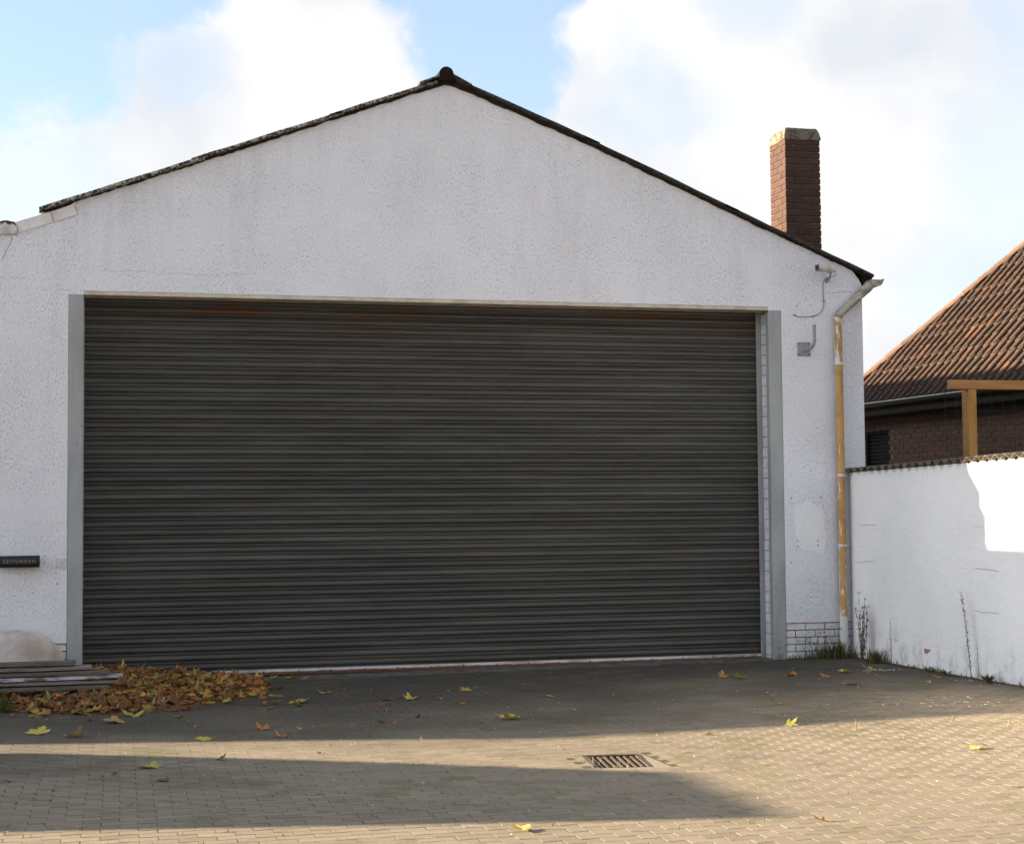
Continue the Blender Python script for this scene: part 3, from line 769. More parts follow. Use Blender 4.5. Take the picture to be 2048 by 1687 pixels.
# plaster details: cracks, repaint patch, screw holes
def ribbon(m, pts, w0, y=-0.0022):
    """thin crack line in (x,z) on the facade"""
    P = []
    cr_ = random.Random(int(pts[0][0] * 1000) & 0xffff)
    for (a, b) in zip(pts, pts[1:]):
        n = max(2, int(math.hypot(b[0] - a[0], b[1] - a[1]) / 0.03))
        for i in range(n):
            t_ = i / n; P.append((a[0] + (b[0] - a[0]) * t_ + cr_.uniform(-.004, .004), a[1] + (b[1] - a[1]) * t_ + cr_.uniform(-.004, .004)))
    P.append(pts[-1]); v = []; n = len(P)
    for i, (x, z) in enumerate(P):
        a = P[max(0, i - 1)]; b = P[min(n - 1, i + 1)]; dx, dz = b[0] - a[0], b[1] - a[1]; l_ = math.hypot(dx, dz) or 1
        h = w0 * cr_.uniform(0.4, 1.0) * (0.3 if i in (0, n - 1) else 1); v += [(x - dz / l_ * h, y, z + dx / l_ * h), (x + dz / l_ * h, y, z - dx / l_ * h)]
    m.add(v, [(2 * i, 2 * i + 1, 2 * i + 3, 2 * i + 2) for i in range(n - 1)])
m = MB()
ribbon(m, [(-0.737, 4.604), (-0.741, 4.562), (-0.779, 4.486), (-0.799, 4.435), (-0.849, 4.325)], 0.004)
ribbon(m, [(0.182, 4.262), (0.345, 4.263), (0.59, 4.269), (0.697, 4.26), (0.794, 4.245), (0.953, 4.254), (1.326, 4.242), (1.757, 4.27)], 0.0011)
ribbon(m, [(-0.074, 4.995), (-0.10, 4.94), (-0.068, 4.862)], 0.004, -0.0145)
ribbon(m, [(8.57, 4.22), (8.75, 4.235), (8.95, 4.25)], 0.002)
m.obj('crack', M['crack'], wall)
pts = [(8.146, 1.669), (8.17, 1.695), (8.206, 1.708), (8.25, 1.712), (8.309, 1.723), (8.37, 1.71), (8.428, 1.674), (8.48, 1.65), (8.512, 1.602), (8.52, 1.5), (8.516, 1.397), (8.535, 1.32), (8.53, 1.238), (8.50, 1.15), (8.45, 1.105), (8.40, 1.14), (8.33, 1.145), (8.281, 1.155), (8.22, 1.175), (8.163, 1.212), (8.15, 1.30), (8.137, 1.464), (8.125, 1.58)]
m = MB(); P2 = []
for i, a in enumerate(pts):
    b = pts[(i + 1) % len(pts)]
    for k in range(4):
        P2.append((a[0] + (b[0] - a[0]) * k / 4 + er.uniform(-.008, .008), a[1] + (b[1] - a[1]) * k / 4 + er.uniform(-.008, .008)))
m.add([(x, -0.0018, z) for x, z in P2], [tuple(range(len(P2)))[::-1]])
m.obj('repainted_patch', M['patchpaint'], wall)
mb = MB(); mb.tube([(0, -0.004, 0), (0, 0.004, 0)], 0.009, 8); hol = mb.mesh('screw_hole', M['black'])
for (x, z) in [(8.097, 1.776), (8.473, 1.777), (8.167, 1.269), (8.169, 1.204), (8.423, 1.268), (8.424, 1.211), (8.079, 1.014), (8.207, 4.06), (8.601, 4.352), (-0.25, 0.93)]:
    inst('screw_hole', hol, (x, -0.001, z), wall, scale=(0.9, 1, 0.9))

# roof: main slopes behind, verge sheets in front
m = MB()
def slope_slab(m, a, b, y0, y1, t_):
    v = [(a[0], y0, a[1]), (b[0], y0, b[1]), (b[0], y1, b[1]), (a[0], y1, a[1]), (a[0], y0, a[1] - t_), (b[0], y0, b[1] - t_), (b[0], y1, b[1] - t_), (a[0], y1, a[1] - t_)]
    m.add(v, [(0, 1, 2, 3), (7, 6, 5, 4), (4, 5, 1, 0), (5, 6, 2, 1), (6, 7, 3, 2), (7, 4, 0, 3)])
slope_slab(m, (-0.462, 4.90), (3.95, 6.53), 0.98, 14.4, 0.03); slope_slab(m, (3.95, 6.53), (9.175, 4.45), 0.98, 14.4, 0.03)
roof = m.obj('roof', M['roofsheet'], gar)
def sheet(a, b, lift):
    m = MB(); ny = 34; y0, y1 = -0.07, 1.0; th = 0.022; rr = random.Random(int(a[0] * 77)); nxs = 7
    for j in range(ny + 1):
        y = y0 + (y1 - y0) * j / ny; wv = 0.020 * math.cos(2 * PI * (y - y0) / 0.177)
        for i in range(nxs + 1):
            t_ = i / nxs; x = a[0] + (b[0] - a[0]) * t_; z = a[1] + (b[1] - a[1]) * t_ + wv - 0.030 + lift + rr.uniform(-.0045, .0045) * (1 if j == 0 else 0.2)
            m.v.append((x, y, z)); m.v.append((x, y, z - th - (0.012 * rr.random() if j == 0 else 0)))
    K = nxs + 1
    I = lambda j, i, s: (j * K + i) * 2 + s
    F = []
    for j in range(ny):
        for i in range(nxs):
            F.append((I(j, i, 0), I(j, i + 1, 0), I(j + 1, i + 1, 0), I(j + 1, i, 0))); F.append((I(j + 1, i, 1), I(j + 1, i + 1, 1), I(j, i + 1, 1), I(j, i, 1)))
    for i in range(nxs):
        F.append((I(0, i, 1), I(0, i + 1, 1), I(0, i + 1, 0), I(0, i, 0)))
    for j in range(ny):
        for i, s in ((0, 1), (nxs, 0)):
            q = (I(j, i, 0), I(j + 1, i, 0), I(j + 1, i, 1), I(j, i, 1)); F.append(q[::-1] if s else q)
    for q in F:
        m.f.append(q); m.mi.append(0); m.at.append(0)
    m.obj('roof_sheet', M['roofsheet'], roof)
for a, b, lf in [((-0.462, 4.924), (1.27, 5.558), 0.0), ((1.12, 5.51), (2.78, 6.124), 0.006), ((2.62, 6.07), (3.86, 6.523), 0.012), ((4.03, 6.575), (5.76, 5.905), 0.008), ((5.58, 5.97), (7.47, 5.175), 0.004), ((7.3, 5.245), (9.19, 4.468), 0.0)]:
    sheet(a, b, lf)
# mortar along the verges
m = MB(); vr = random.Random(21)
for (x0, x1) in ((-0.445, 3.93), (3.93, 9.12)):
    n = int((x1 - x0) / 0.05)
    for i in range(n):
        if i == 0: zb_prev = vr.uniform(-.008, .008)
        xa = x0 + (x1 - x0) * i / n; xb = x0 + (x1 - x0) * (i + 1) / n; zb_n = vr.uniform(-.007, .007) + 0.003 * math.sin(i * 0.7)
        za, zb = roof_line(xa), roof_line(xb); d0, d1 = 0.066 + zb_prev, 0.066 + zb_n
        m.add([(xa, -0.035, za - 0.03), (xb, -0.035, zb - 0.03), (xb, -0.022, zb - d1), (xa, -0.022, za - d0), (xa, 0.05, za - 0.03), (xb, 0.05, zb - 0.03), (xb, 0.05, zb - d1), (xa, 0.05, za - d0)],
              [(0, 3, 2, 1), (3, 7, 6, 2), (4, 5, 6, 7), (0, 1, 5, 4)] + ([(0, 4, 7, 3)] if i == 0 else []) + ([(1, 2, 6, 5)] if i == n - 1 else []))
        zb_prev = zb_n
m.obj('verge_mortar', M['verge'], roof)
# ridge tiles and flanges
for k in range(3):
    m = MB(); y0 = -0.085 + 0.42 * k; y1 = y0 + 0.45; cx, cz, R = 3.952, 6.578, 0.082 - 0.004 * k
    prof_r = [(-0.115, -0.07), (-0.092, -0.035)] + [(-R * math.cos(q), R * math.sin(q) + 0.008) for q in [PI * i / 10 for i in range(11)]] + [(0.092, -0.035), (0.115, -0.07)]
    m.prism_y([(cx + a, cz + b + 0.01) for a, b in prof_r], y0, y1)
    m.obj('ridge_tile', M['roofsheet'] if k else M['rot'], roof)
for a, b in (((3.645, 6.462), (3.87, 6.556)), ((4.03, 6.575), (4.245, 6.466))):
    m = MB(); slope_slab(m, (a[0], a[1] + 0.024), (b[0], b[1] + 0.024), -0.092, 1.0, 0.022); m.obj('ridge_flange', M['roofsheet'], roof)
# white fascia boards and torn flashing at the left eave
def panel(poly, y0, y1, mat, name, parent=None):
    m = MB(); m.prism_y(poly, y0, y1); return m.obj(name, mat, parent or gar)
panel([(-0.699, 4.757), (-0.46, 4.838), (-0.345, 4.874), (-0.316, 4.769), (-0.674, 4.647)], -0.011, 0.0, M['fascia'], 'fascia_board')
panel([(-0.337, 4.877), (-0.105, 4.975), (-0.068, 4.862), (-0.309, 4.771)], -0.013, 0.0, M['fascia'], 'fascia_board')
panel([(-1.3, 4.75), (-0.86, 4.752), (-0.83, 4.764), (-0.79, 4.768), (-0.74, 4.757), (-0.705, 4.752), (-0.692, 4.70), (-0.678, 4.628), (-0.87, 4.620), (-1.3, 4.62)], -0.028, 0.0, M['flash'], 'flashing')
# rotten rafter end under the right eave and box of the gutter
panel([(8.995, 4.535), (9.03, 4.48), (9.058, 4.442), (9.069, 4.356), (9.10, 4.345), (9.155, 4.40), (9.168, 4.45), (9.165, 4.478)], -0.02, 0.12, M['rot'], 'rafter_end')
panel([(9.064, 4.30), (9.13, 4.36), (9.165, 4.44), (9.0, 4.50), (9.0, 4.36), (9.064, 4.36)], 0.14, 14.0, M['rot'], 'eave_board')

# gutter along the right eave, seen end on
m = MB(); R = 0.083; gxc, gzc = 9.212, 4.388
arc = [(gxc - R * math.cos(q), gzc - R * math.sin(q)) for q in [PI * i / 12 for i in range(13)]]
inn = [(gxc - (R - .006) * math.cos(q), gzc - (R - .006) * math.sin(q)) for q in [PI * i / 12 for i in range(13)]]
m.prism_y(arc + inn[::-1], -0.098, 14.2)
m.prism_y(arc, -0.105, -0.0985)
m.tube([(gxc + R, -0.105, gzc), (gxc + R, 14.2, gzc)], 0.011, 8)
m.obj('gutter', M['zinc'], gar)
# downpipe
m = MB(); m.tube([(9.13, -0.075, 4.33), (9.09, -0.075, 4.285), (8.965, -0.075, 4.175), (8.80, -0.075, 4.03), (8.725, -0.075, 3.965), (8.705, -0.075, 3.92)], [0.062, 0.06, 0.053, 0.049, 0.048, 0.047], 16)
dp = m.obj('downpipe', M['zinc'], gar, smooth=True)
secs = [(3.93, 3.37, 'pipe_mid'), (3.37, 2.04, 'pipe_ochre'), (2.04, 1.21, 'pipe_ochre'), (1.21, 0.36, 'pipe_mid'), (0.36, -0.12, 'pipe_white')]
for k, (za, zb, mk) in enumerate(secs):
    m = MB(); m.tube([(8.705, -0.075, za), (8.705, -0.075, zb)], 0.0455 if k < 4 else 0.048, 18); m.obj('pipe_section', M[mk], dp, smooth=False)
for z in (3.37, 2.04, 1.21, 0.36, 0.06):
    m = MB(); m.tube([(8.705, -0.075, z - 0.014), (8.705, -0.075, z + 0.014)], 0.0505, 18); m.box(8.748, 8.783, -0.082, -0.068, z - 0.01, z + 0.01); m.box(8.698, 8.712, -0.03, 0.0, z - 0.008, z + 0.008)
    m.obj('pipe_clamp', M['pipe_white'], dp)

# chimney: six bricks to a course, courses turned alternately
chx, chy = 8.866, 1.2 + 0.245
m = MB(); m.box(chx - 0.232, chx + 0.232, chy - 0.232, chy + 0.232, 4.4, 6.37)
chim = m.obj('chimney', M['chimmortar'], gar)
cb = random.Random(31)
cbm = [cbox_mesh('brick', 0.238, 0.113, 0.071, 0.004, M['chimbrick'], 0.0015, cb) for _ in range(3)]
for k in range(22):
    z = 6.335 - 0.0833 * k
    lay = []
    for s in (-1, 1):
        lay += [(s * 0.1865, -0.1225, PI / 2), (s * 0.1865, 0.1225, PI / 2), (0, s * 0.1865, 0)]
    for (a, b, r_) in lay:
        if k % 2: a, b, r_ = b, a, r_ + PI / 2
        inst('brick', cb.choice(cbm), (chx + a + cb.uniform(-.001, .001), chy + b + cb.uniform(-.001, .001), z + cb.uniform(-.0015, .0015)), chim, rot=(0, 0, r_))
m = MB(); cr2 = random.Random(4); n = 10
rings = []
for (h, r_) in ((6.372, 0.25), (6.385, 0.252), (6.42, 0.247), (6.47, 0.234), (6.505, 0.221), (6.525, 0.208)):
    ring = []
    for sd in range(4):
        for i in range(n):
            t_ = -1 + 2 * i / n; c0, s0 = math.cos(sd * PI / 2), math.sin(sd * PI / 2)
            x, y = t_ * r_, -r_; j = cr2.uniform(-.003, .003)
            ring.append((chx + x * c0 - (y - j) * s0, chy + x * s0 + (y - j) * c0, h + cr2.uniform(-.0025, .0025) + (cr2.uniform(-.010, 0.003) if h < 6.38 else 0)))
    rings.append(ring)
for ring in rings: m.v += ring
K = 4 * n
for a in range(len(rings) - 1):
    for i in range(K):
        m.f.append((a * K + i, a * K + (i + 1) % K, (a + 1) * K + (i + 1) % K, (a + 1) * K + i)); m.mi.append(0); m.at.append(0)
m.f.append(tuple(range((len(rings) - 1) * K, len(rings) * K))); m.mi.append(0); m.at.append(0)
m.f.append(tuple(reversed(range(K)))); m.mi.append(0); m.at.append(0)
m.obj('chimney_cap', M['cap'], chim)

# ------------------------------------------------------------------ buildings beyond the left edge of the picture (they throw the yard's shadows)
lh = thing('neighbour_building', (-10.7, 5, 0), 'grey rendered flat-roofed building beyond the left edge of the yard', 'building')
m = MB(); m.box(-15.7, -5.72, 0.0, 11, -0.5, 5.38); m.obj('wall', M['outhouse'], lh)
m = MB(); m.box(-15.72, -5.70, -0.02, 11.02, 5.381, 5.5); m.obj('roof', M['outroof'], lh)
sh = thing('shed', (-9.5, -4.4, 0), 'low shed with a half-hipped brown roof beyond the left edge of the yard', 'shed')
def prism_x(m, poly, x0, x1):
    sk_ = 0.296 * (-8.0 - x0)          # unseen shed skewed along the sun's direction, so its depth adds no shadow
    n = len(poly); v = [(x0, y + sk_, z) for y, z in poly] + [(x1, y, z) for y, z in poly]
    ar = sum(poly[i][0] * poly[(i + 1) % n][1] - poly[(i + 1) % n][0] * poly[i][1] for i in range(n))
    f = [tuple(range(n))[::-1], tuple(range(n, 2 * n))] + [(i, (i + 1) % n, (i + 1) % n + n, i + n) for i in range(n)]
    if ar < 0: f = [q[::-1] for q in f]
    m.add(v, f)
m = MB(); prism_x(m, [(-2.95, -0.4), (-5.88, -0.4), (-5.88, 2.13), (-2.95, 2.05)], -11, -8.02); m.obj('wall', M['outhouse'], sh)
m = MB(); prism_x(m, [(-2.79, 2.056), (-6.02, 2.146), (-6.0, 2.28), (-5.78, 3.47), (-4.05, 3.44), (-2.79, 2.16)], -11.2, -8.0); m.obj('roof', M['outroof'], sh)

# ------------------------------------------------------------------ white boundary wall
bw = thing('boundary_wall', (8.93, -4.5, -0.1), 'white painted boundary wall with corrugated coping running from the garage towards the right', 'wall')
SL = 0.0151
m = MB(); Xw = 8.829
ys = [-0.05 - 0.25 * i for i in range(38)]
def wtop(y): return 2.070 - SL * y
m2 = random.Random(17)
v = []
for y in ys:
    v += [(Xw + m2.uniform(-.002, .002), y, -0.5), (Xw, y, wtop(y)), (Xw + 0.2, y, wtop(y)), (Xw + 0.2, y, -0.5)]
f = []
for i in range(len(ys) - 1):
    a, b = 4 * i, 4 * i + 4
    f += [(a, a + 1, b + 1, b), (a + 1, a + 2, b + 2, b + 1), (a + 2, a + 3, b + 3, b + 2)]
f += [(3, 2, 1, 0), tuple(4 * (len(ys) - 1) + k for k in range(4))]
m.add(v, f); wb = m.obj('wall_body', M['wallpaint'], bw)
# chipped spot
m = MB(); pts = [(-1.775, 0.125), (-1.79, 0.14), (-1.83, 0.131), (-1.87, 0.136), (-1.93, 0.132), (-1.905, 0.112), (-1.87, 0.105), (-1.86, 0.085), (-1.82, 0.088), (-1.80, 0.078), (-1.785, 0.10)]
m.add([(Xw - 0.0045, y, z) for y, z in pts], [tuple(range(len(pts)))]); m.obj('chip', M['bareedge'], wb)
# corrugated coping sheets
yc = -0.035
for k in range(4):
    m = MB(); L_ = 2.30; y0, y1 = yc, yc - L_; yc = y1 + 0.12; ns = int(L_ / 0.177 * 10); th = 0.007; lf = 0.006 * (k % 2)
    cr3 = random.Random(k)
    for s in range(ns + 1):
        y = y0 + (y1 - y0) * s / ns; z = 2.106 - SL * y + 0.0255 * math.cos(2 * PI * (y + 0.03) / 0.177) + lf
        for (x, dz) in ((Xw - 0.062 + cr3.uniform(-.004, .004), -0.010), (Xw + 0.1, 0.006), (Xw + 0.27, -0.008)):
            m.v.append((x, y, z + dz)); m.v.append((x, y, z + dz - th))
    for s in range(ns):
        a, b = 6 * s, 6 * s + 6
        for q in ((a, a + 2, b + 2, b), (a + 2, a + 4, b + 4, b + 2), (b + 1, b + 3, a + 3, a + 1), (b + 3, b + 5, a + 5, a + 3), (a, b, b + 1, a + 1), (a + 5, b + 5, b + 4, a + 4)):
            m.f.append(q[::-1]); m.mi.append(0); m.at.append(0)
    e = 6 * ns
    for q in ((0, 1, 3, 2), (2, 3, 5, 4), (e, e + 2, e + 3, e + 1), (e + 2, e + 4, e + 5, e + 3)):
        m.f.append(q); m.mi.append(0); m.at.append(0)
    m.obj('coping_sheet', M['coping'], bw)

# ------------------------------------------------------------------ brick house behind the wall
ang = math.radians(-3.2)
D = Vector((math.sin(ang), math.cos(ang), 0)); N = Vector((D.y, -D.x, 0)); HO = Vector((13.6, 7.0, 0))
def H(a, n, z): return HO + D * a + N * n + Vector((0, 0, z))
RZ = math.atan2(D.y, D.x)            # local x along D
ho = thing('neighbour_house', tuple(H(-2, 3, 0)), 'brown brick house with hipped red clay tile roof behind the white wall', 'house')
def hbox(m, a0, a1, n0, n1, z0, z1):
    v = [H(a, n, z) for z in (z0, z1) for (a, n) in ((a0, n0), (a1, n0), (a1, n1), (a0, n1))]
    m.add(v, [(0, 1, 2, 3), (7, 6, 5, 4), (0, 4, 5, 1), (1, 5, 6, 2), (2, 6, 7, 3), (3, 7, 4, 0)])
WA0, WA1, WZ0, WZ1 = 1.04, 1.93, 1.75, 2.99
m = MB()
hbox(m, -9, WA0, 0.0, 0.3, -0.5, 3.30); hbox(m, WA1, 2.0, 0.0, 0.3, -0.5, 3.30)
hbox(m, WA0 + .0005, WA1 - .0005, 0.0005, 0.3, -0.5, WZ0); hbox(m, WA0 + .0005, WA1 - .0005, 0.0005, 0.3, WZ1, 3.30)
hbox(m, -9, 1.95, 0.301, 8, -0.5, 3.28)
hw = m.obj('wall', M['housemortar'], ho)
hr = random.Random(41)
hbm = [cbox_mesh('brick', 0.240, 0.06, 0.0715, 0.003, M['housebrick'], 0.001, hr) for _ in range(3)]
hbh = cbox_mesh('brick', 0.115, 0.06, 0.0715, 0.003, M['housebrick'], 0.001, hr)
sol = cbox_mesh('brick', 0.0715, 0.06, 0.205, 0.003, M['housebrick'], 0.001, hr)
far_b = MB()
for c_ in range(13):
    z = 3.215 - 0.0833 * c_ - 0.036
    a = -3.9 + (0.125 if c_ % 2 else 0)
    a_ = a - 0.25
    while a_ > -8.9:
        v_, f_ = cbox(0.240, 0.06, 0.0715, 0.003); cq = H(a_ + 0.12, 0.018, z); far_b.add([(cq.x + q[0] * math.cos(RZ) - q[1] * math.sin(RZ), cq.y + q[0] * math.sin(RZ) + q[1] * math.cos(RZ), cq.z + q[2]) for q in v_], f_); a_ -= 0.25
    while a < 1.93:
        a0, a1 = a, a + 0.24
        mesh_ = None; ca = a + 0.12
        inw = (z + 0.03 > WZ0) and (z - 0.03 < WZ1 + 0.21)
        if inw and a1 > WA0 - 0.005 and a0 < WA1 + 0.1:
            if a0 < WA0 - 0.06: mesh_ = hbh; ca = a0 + 0.0575
        else:
            mesh_ = hr.choice(hbm)
        if mesh_: inst('brick', mesh_, H(ca, 0.018 + hr.uniform(-.002, .002), z), hw, rot=(0, 0, RZ))
        a += 0.25
k = 0
while WA0 - 0.1 + 0.0833 * k < WA1 + 0.1:
    inst('brick', sol, H(WA0 - 0.06 + 0.0833 * k, 0.018, WZ1 + 0.106), hw, rot=(0, 0, RZ)); k += 1
far_b.obj('further_bricks', M['housebrick'], hw, kind='stuff')
# window with lowered blind
m = MB(); hbox(m, WA0 - 0.0, WA0 + 0.05, 0.03, 0.12, WZ0, WZ1); hbox(m, WA1 - 0.05, WA1, 0.03, 0.12, WZ0, WZ1); hbox(m, WA0 + .051, WA1 - .051, 0.03, 0.12, WZ1 - 0.05, WZ1)
wi = m.obj('window', M['blind'], ho)
bs = cbox_mesh('blind_slat', WA1 - WA0 - 0.09, 0.014, 0.055, 0.006, M['blind'])
for k in range(17):
    inst('blind_slat', bs, H((WA0 + WA1) / 2, 0.075, WZ1 - 0.08 - 0.066 * k), wi, rot=(0.25, 0, RZ))
m = MB(); hbox(m, WA0, WA1, 0.13, 0.15, WZ0, WZ1); m.obj('pane', M['black'], wi)
# soffit, fascia and gutter
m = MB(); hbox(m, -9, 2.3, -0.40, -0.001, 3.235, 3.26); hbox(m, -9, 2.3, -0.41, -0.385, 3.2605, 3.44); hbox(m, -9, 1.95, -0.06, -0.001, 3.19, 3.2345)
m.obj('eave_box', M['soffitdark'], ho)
m = MB(); R = 0.075
for s in range(12):
    q0, q1 = PI * s / 12, PI * (s + 1) / 12
    P = [H(a, -0.49 - R * math.cos(q), 3.435 - R * math.sin(q)) for a in (-9, 2.35) for q in (q0, q1)]
    m.add(P, [(0, 1, 3, 2)]); m.add(P, [(2, 3, 1, 0)])
hg = m.obj('gutter', M['darkgutter'], ho)
m = MB(); m.tube([H(-9, -0.565, 3.437), H(2.35, -0.565, 3.437)], 0.011, 8); m.obj('bead', M['gutterbead'], hg)
for k in range(9):
    m = MB()
    for s in range(10):
        q0, q1 = PI * s / 10, PI * (s + 1) / 10
        P = [H(a - 3.6 + 0.72 * k, -0.49 - (R + .003) * math.cos(q), 3.435 - (R + .003) * math.sin(q)) for a in (0, 0.03) for q in (q0, q1)]
        m.add(P, [(0, 1, 3, 2)]); m.add(P, [(2, 3, 1, 0)])
    m.obj('gutter_bracket', M['darkgutter'], hg)
# roof: eave at n=-0.42, 48 degrees, hip a = 2.43 - 1.1 s
AL = math.radians(48); TA = math.tan(AL)
EV = 3.46
def RF(a, s, up=0.0): 
    return H(a, -0.42 + s, EV + s * TA) + (N * -math.sin(AL) + Vector((0, 0, math.cos(AL)))) * up
m = MB()
A0 = 2.43
m.add([RF(-9, 0, -0.03), RF(A0, 0, -0.03), RF(A0 - 4.4, 4.0, -0.03), RF(-9, 4.0, -0.03)], [(0, 1, 2, 3)[::-1]])
m.add([RF(A0, 0, -0.031), RF(A0 - 4.4, 4.0, -0.031), H(A0 - 4.4, 8.3, EV + 0.0 + 4.0 * TA), H(A0, 8.4, EV)], [(0, 3, 2, 1)])
m.add([RF(-9, 4.0, -0.03), RF(A0 - 4.4, 4.0, -0.03), H(A0 - 4.4, 8.3, EV), H(-9, 8.3, EV)], [(0, 1, 2, 3)[::-1]])
hroof = m.obj('roof', M['deck'], ho)
# pantile: roll on one side, shallow pan on the other; x along the eave, y up the slope, z out
m = MB(); TW = 0.22; GA = 0.262; TL = 0.33
prof_t = [(-0.110, 0.008), (-0.066, 0.002), (-0.022, 0.002), (0.006, 0.008), (0.022, 0.032), (0.042, 0.053), (0.066, 0.063), (0.088, 0.061), (0.105, 0.046), (0.1095, 0.002)]
n = len(prof_t)
for (yy, up) in ((0.0, 0.020), (TL, -0.004)):
    m.v += [(x, yy, z + up) for x, z in prof_t]
m.v += [(x, 0.0, z + 0.020 - 0.024) for x, z in prof_t]
for i in range(n - 1):
    m.f.append((i, i + 1, n + i + 1, n + i)); m.f.append((2 * n + i, 2 * n + i + 1, i + 1, i)); m.mi += [0, 0]; m.at += [0, 0]
tile_m = m.mesh('tile', M['tile'])
tr = random.Random(51)
ax_x = -D; ax_y = (N * math.cos(AL) + Vector((0, 0, math.sin(AL)))); ax_z = ax_x.cross(ax_y)
B3 = Matrix(((ax_x.x, ax_y.x, ax_z.x), (ax_x.y, ax_y.y, ax_z.y), (ax_x.z, ax_y.z, ax_z.z))).to_4x4()
GS = GA * math.cos(AL)
tiles = []
for r_ in range(17):
    s0 = -0.03 + GS * r_
    for c_ in range(40):
        a = 2.6 - 0.22 * c_ + 0.02 * math.sin(r_ * 2.1)
        if a > A0 - 1.1 * (s0 + GS * 0.55) + 0.02: continue
        if a < -4.6 + 1.0 * s0: continue
        tiles.append((a, s0))
tiles.sort(key=lambda q: q[0] < -4.3 + 1.25 * q[1])
for (a, s0) in tiles[:300]:
    mt = Matrix.Translation(RF(a + tr.uniform(-.004, .004), s0 + tr.uniform(-.006, .004), 0.0 + tr.uniform(-.002, .003))) @ B3 @ Matrix.Rotation(tr.gauss(0, 0.012), 4, 'Z') @ Matrix.Rotation(tr.gauss(0, 0.012), 4, 'X')
    inst('tile', tile_m, None, hroof, mat4=mt)
rt = MB()
for (a, s0) in tiles[300:] + [(-4.7 + 1.0 * (-0.03 + GS * r_) - 0.22 * c_, -0.03 + GS * r_) for r_ in range(17) for c_ in range(6)]:
    mt = Matrix.Translation(RF(a, s0)) @ B3
    rt.add([mt @ Vector(q) for q in tile_m_v] if False else [mt @ Vector(q) for q in m.v], m.f)
rt.obj('outer_tiles', M['tile'], hroof, kind='stuff')
# hip tiles
hd = (RF(A0 - 1.1, 1.0) - RF(A0, 0)).normalized()
hl = (RF(A0 - 1.1, 1.0) - RF(A0, 0)).length
sd = hd.cross(Vector((0, 0, 1))).normalized(); upv = sd.cross(hd).normalized()
mc = MB(); R = 0.095
for (yy, rr) in ((0.0, 1.0), (0.40, 0.86)):
    mc.v += [(R * rr * 1.15 * math.cos(q), yy, R * rr * math.sin(q)) for q in [PI * i / 8 for i in range(9)]]
mc.v += [((R - .014) * 1.15 * math.cos(q), 0.0, (R - .014) * math.sin(q)) for q in [PI * i / 8 for i in range(9)]]
for i in range(8):
    mc.f += [(i + 1, i, 9 + i, 10 + i), (18 + i, 18 + i + 1, i + 1, i)[::-1]]; mc.mi += [0, 0]; mc.at += [0, 0]
hip_m = mc.mesh('hip_tile', M['hipcap'])
B4 = Matrix(((sd.x, hd.x, upv.x), (sd.y, hd.y, upv.y), (sd.z, hd.z, upv.z))).to_4x4()
for k in range(15):
    s = 0.0 + k * 0.35 / hl
    mt = Matrix.Translation(RF(A0 - 1.1 * s, s) + upv * (0.0 + tr.uniform(-.004, .006)) + sd * tr.uniform(-.006, .006)) @ B4 @ Matrix.Rotation(tr.gauss(0, .015), 4, 'Z')
    inst('hip_tile', hip_m, None, hroof, mat4=mt)

# ------------------------------------------------------------------ timber frame with wire mesh behind the wall
tf = thing('timber_frame', (11.4, 1.55, -0.15), 'new larch post and beam frame with wire mesh standing behind the white wall', 'frame')
v, f = cbox(0.118, 0.18, 3.40, 0.006); m = MB(); m.add(v, f); o_ = m.obj('post', M['timber'], tf); o_.location = (11.378, 1.59, 1.503)
v, f = cbox(3.4, 0.11, 0.122, 0.006); m = MB(); m.add(v, f); o_ = m.obj('beam', M['beam'], tf); o_.location = (12.766, 1.555, 3.267)
m = MB(); wy = 1.64
for k in range(20):
    x = 11.05 + 0.1715 * k
    m.tube([(x, wy, 0.3), (x, wy, 3.2)], 0.0032, 5)
for k in range(17):
    z = 3.105 - 0.18 * k
    if z < 0.3: break
    m.tube([(11.05, wy - 0.005, z), (14.3, wy - 0.005, z)], 0.0028, 5)
m.obj('wire_mesh', M['wire'], tf)

# ------------------------------------------------------------------ things on the facade
# security camera
sc = thing('security_camera', (8.60, 0.0, 4.40), 'white bullet security camera on a wall arm below the right eave, cable hanging', 'camera')
Rm = Matrix.Rotation(0.02, 4, 'Y') @ Matrix.Rotation(0.30, 4, 'Z')
def at_cam(v): return tuple(Vector((8.52, -0.17, 4.487)) + (Rm @ Vector(v)))
v, f = cbox(0.235, 0.075, 0.066, 0.010); m = MB(); m.add([at_cam(q) for q in v], f); hs = m.obj('housing', M['camwhite'], sc)
v, f = cbox(0.275, 0.088, 0.008, 0.003); m = MB(); m.add([at_cam((a - 0.012, b, c + 0.0405)) for a, b, c in v], f)
for s in (-1, 1):
    v, f = cbox(0.26, 0.006, 0.05, 0.002); m.add([at_cam((a - 0.012, b + s * 0.0425, c + 0.016)) for a, b, c in v], f)
m.obj('sun_shield', M['camwhite'], sc)
v, f = cbox(0.03, 0.084, 0.076, 0.008); m = MB(); m.add([at_cam((a - 0.125, b, c)) for a, b, c in v], f); m.obj('front_bezel', M['galv'], sc)
v, f = cbox(0.006, 0.058, 0.052, 0.002); m = MB(); m.add([at_cam((a - 0.1415, b, c)) for a, b, c in v], f); m.obj('window_glass', M['glassdark'], sc)
m = MB(); m.tube([at_cam((0.06, 0, -0.03)), at_cam((0.075, 0, -0.055)), (8.60, -0.10, 4.41), (8.605, -0.02, 4.385)], 0.011, 8); m.tube([(8.605, -0.02, 4.385), (8.605, 0.002, 4.385)], 0.03, 12)
m.obj('wall_arm', M['galv'], sc)
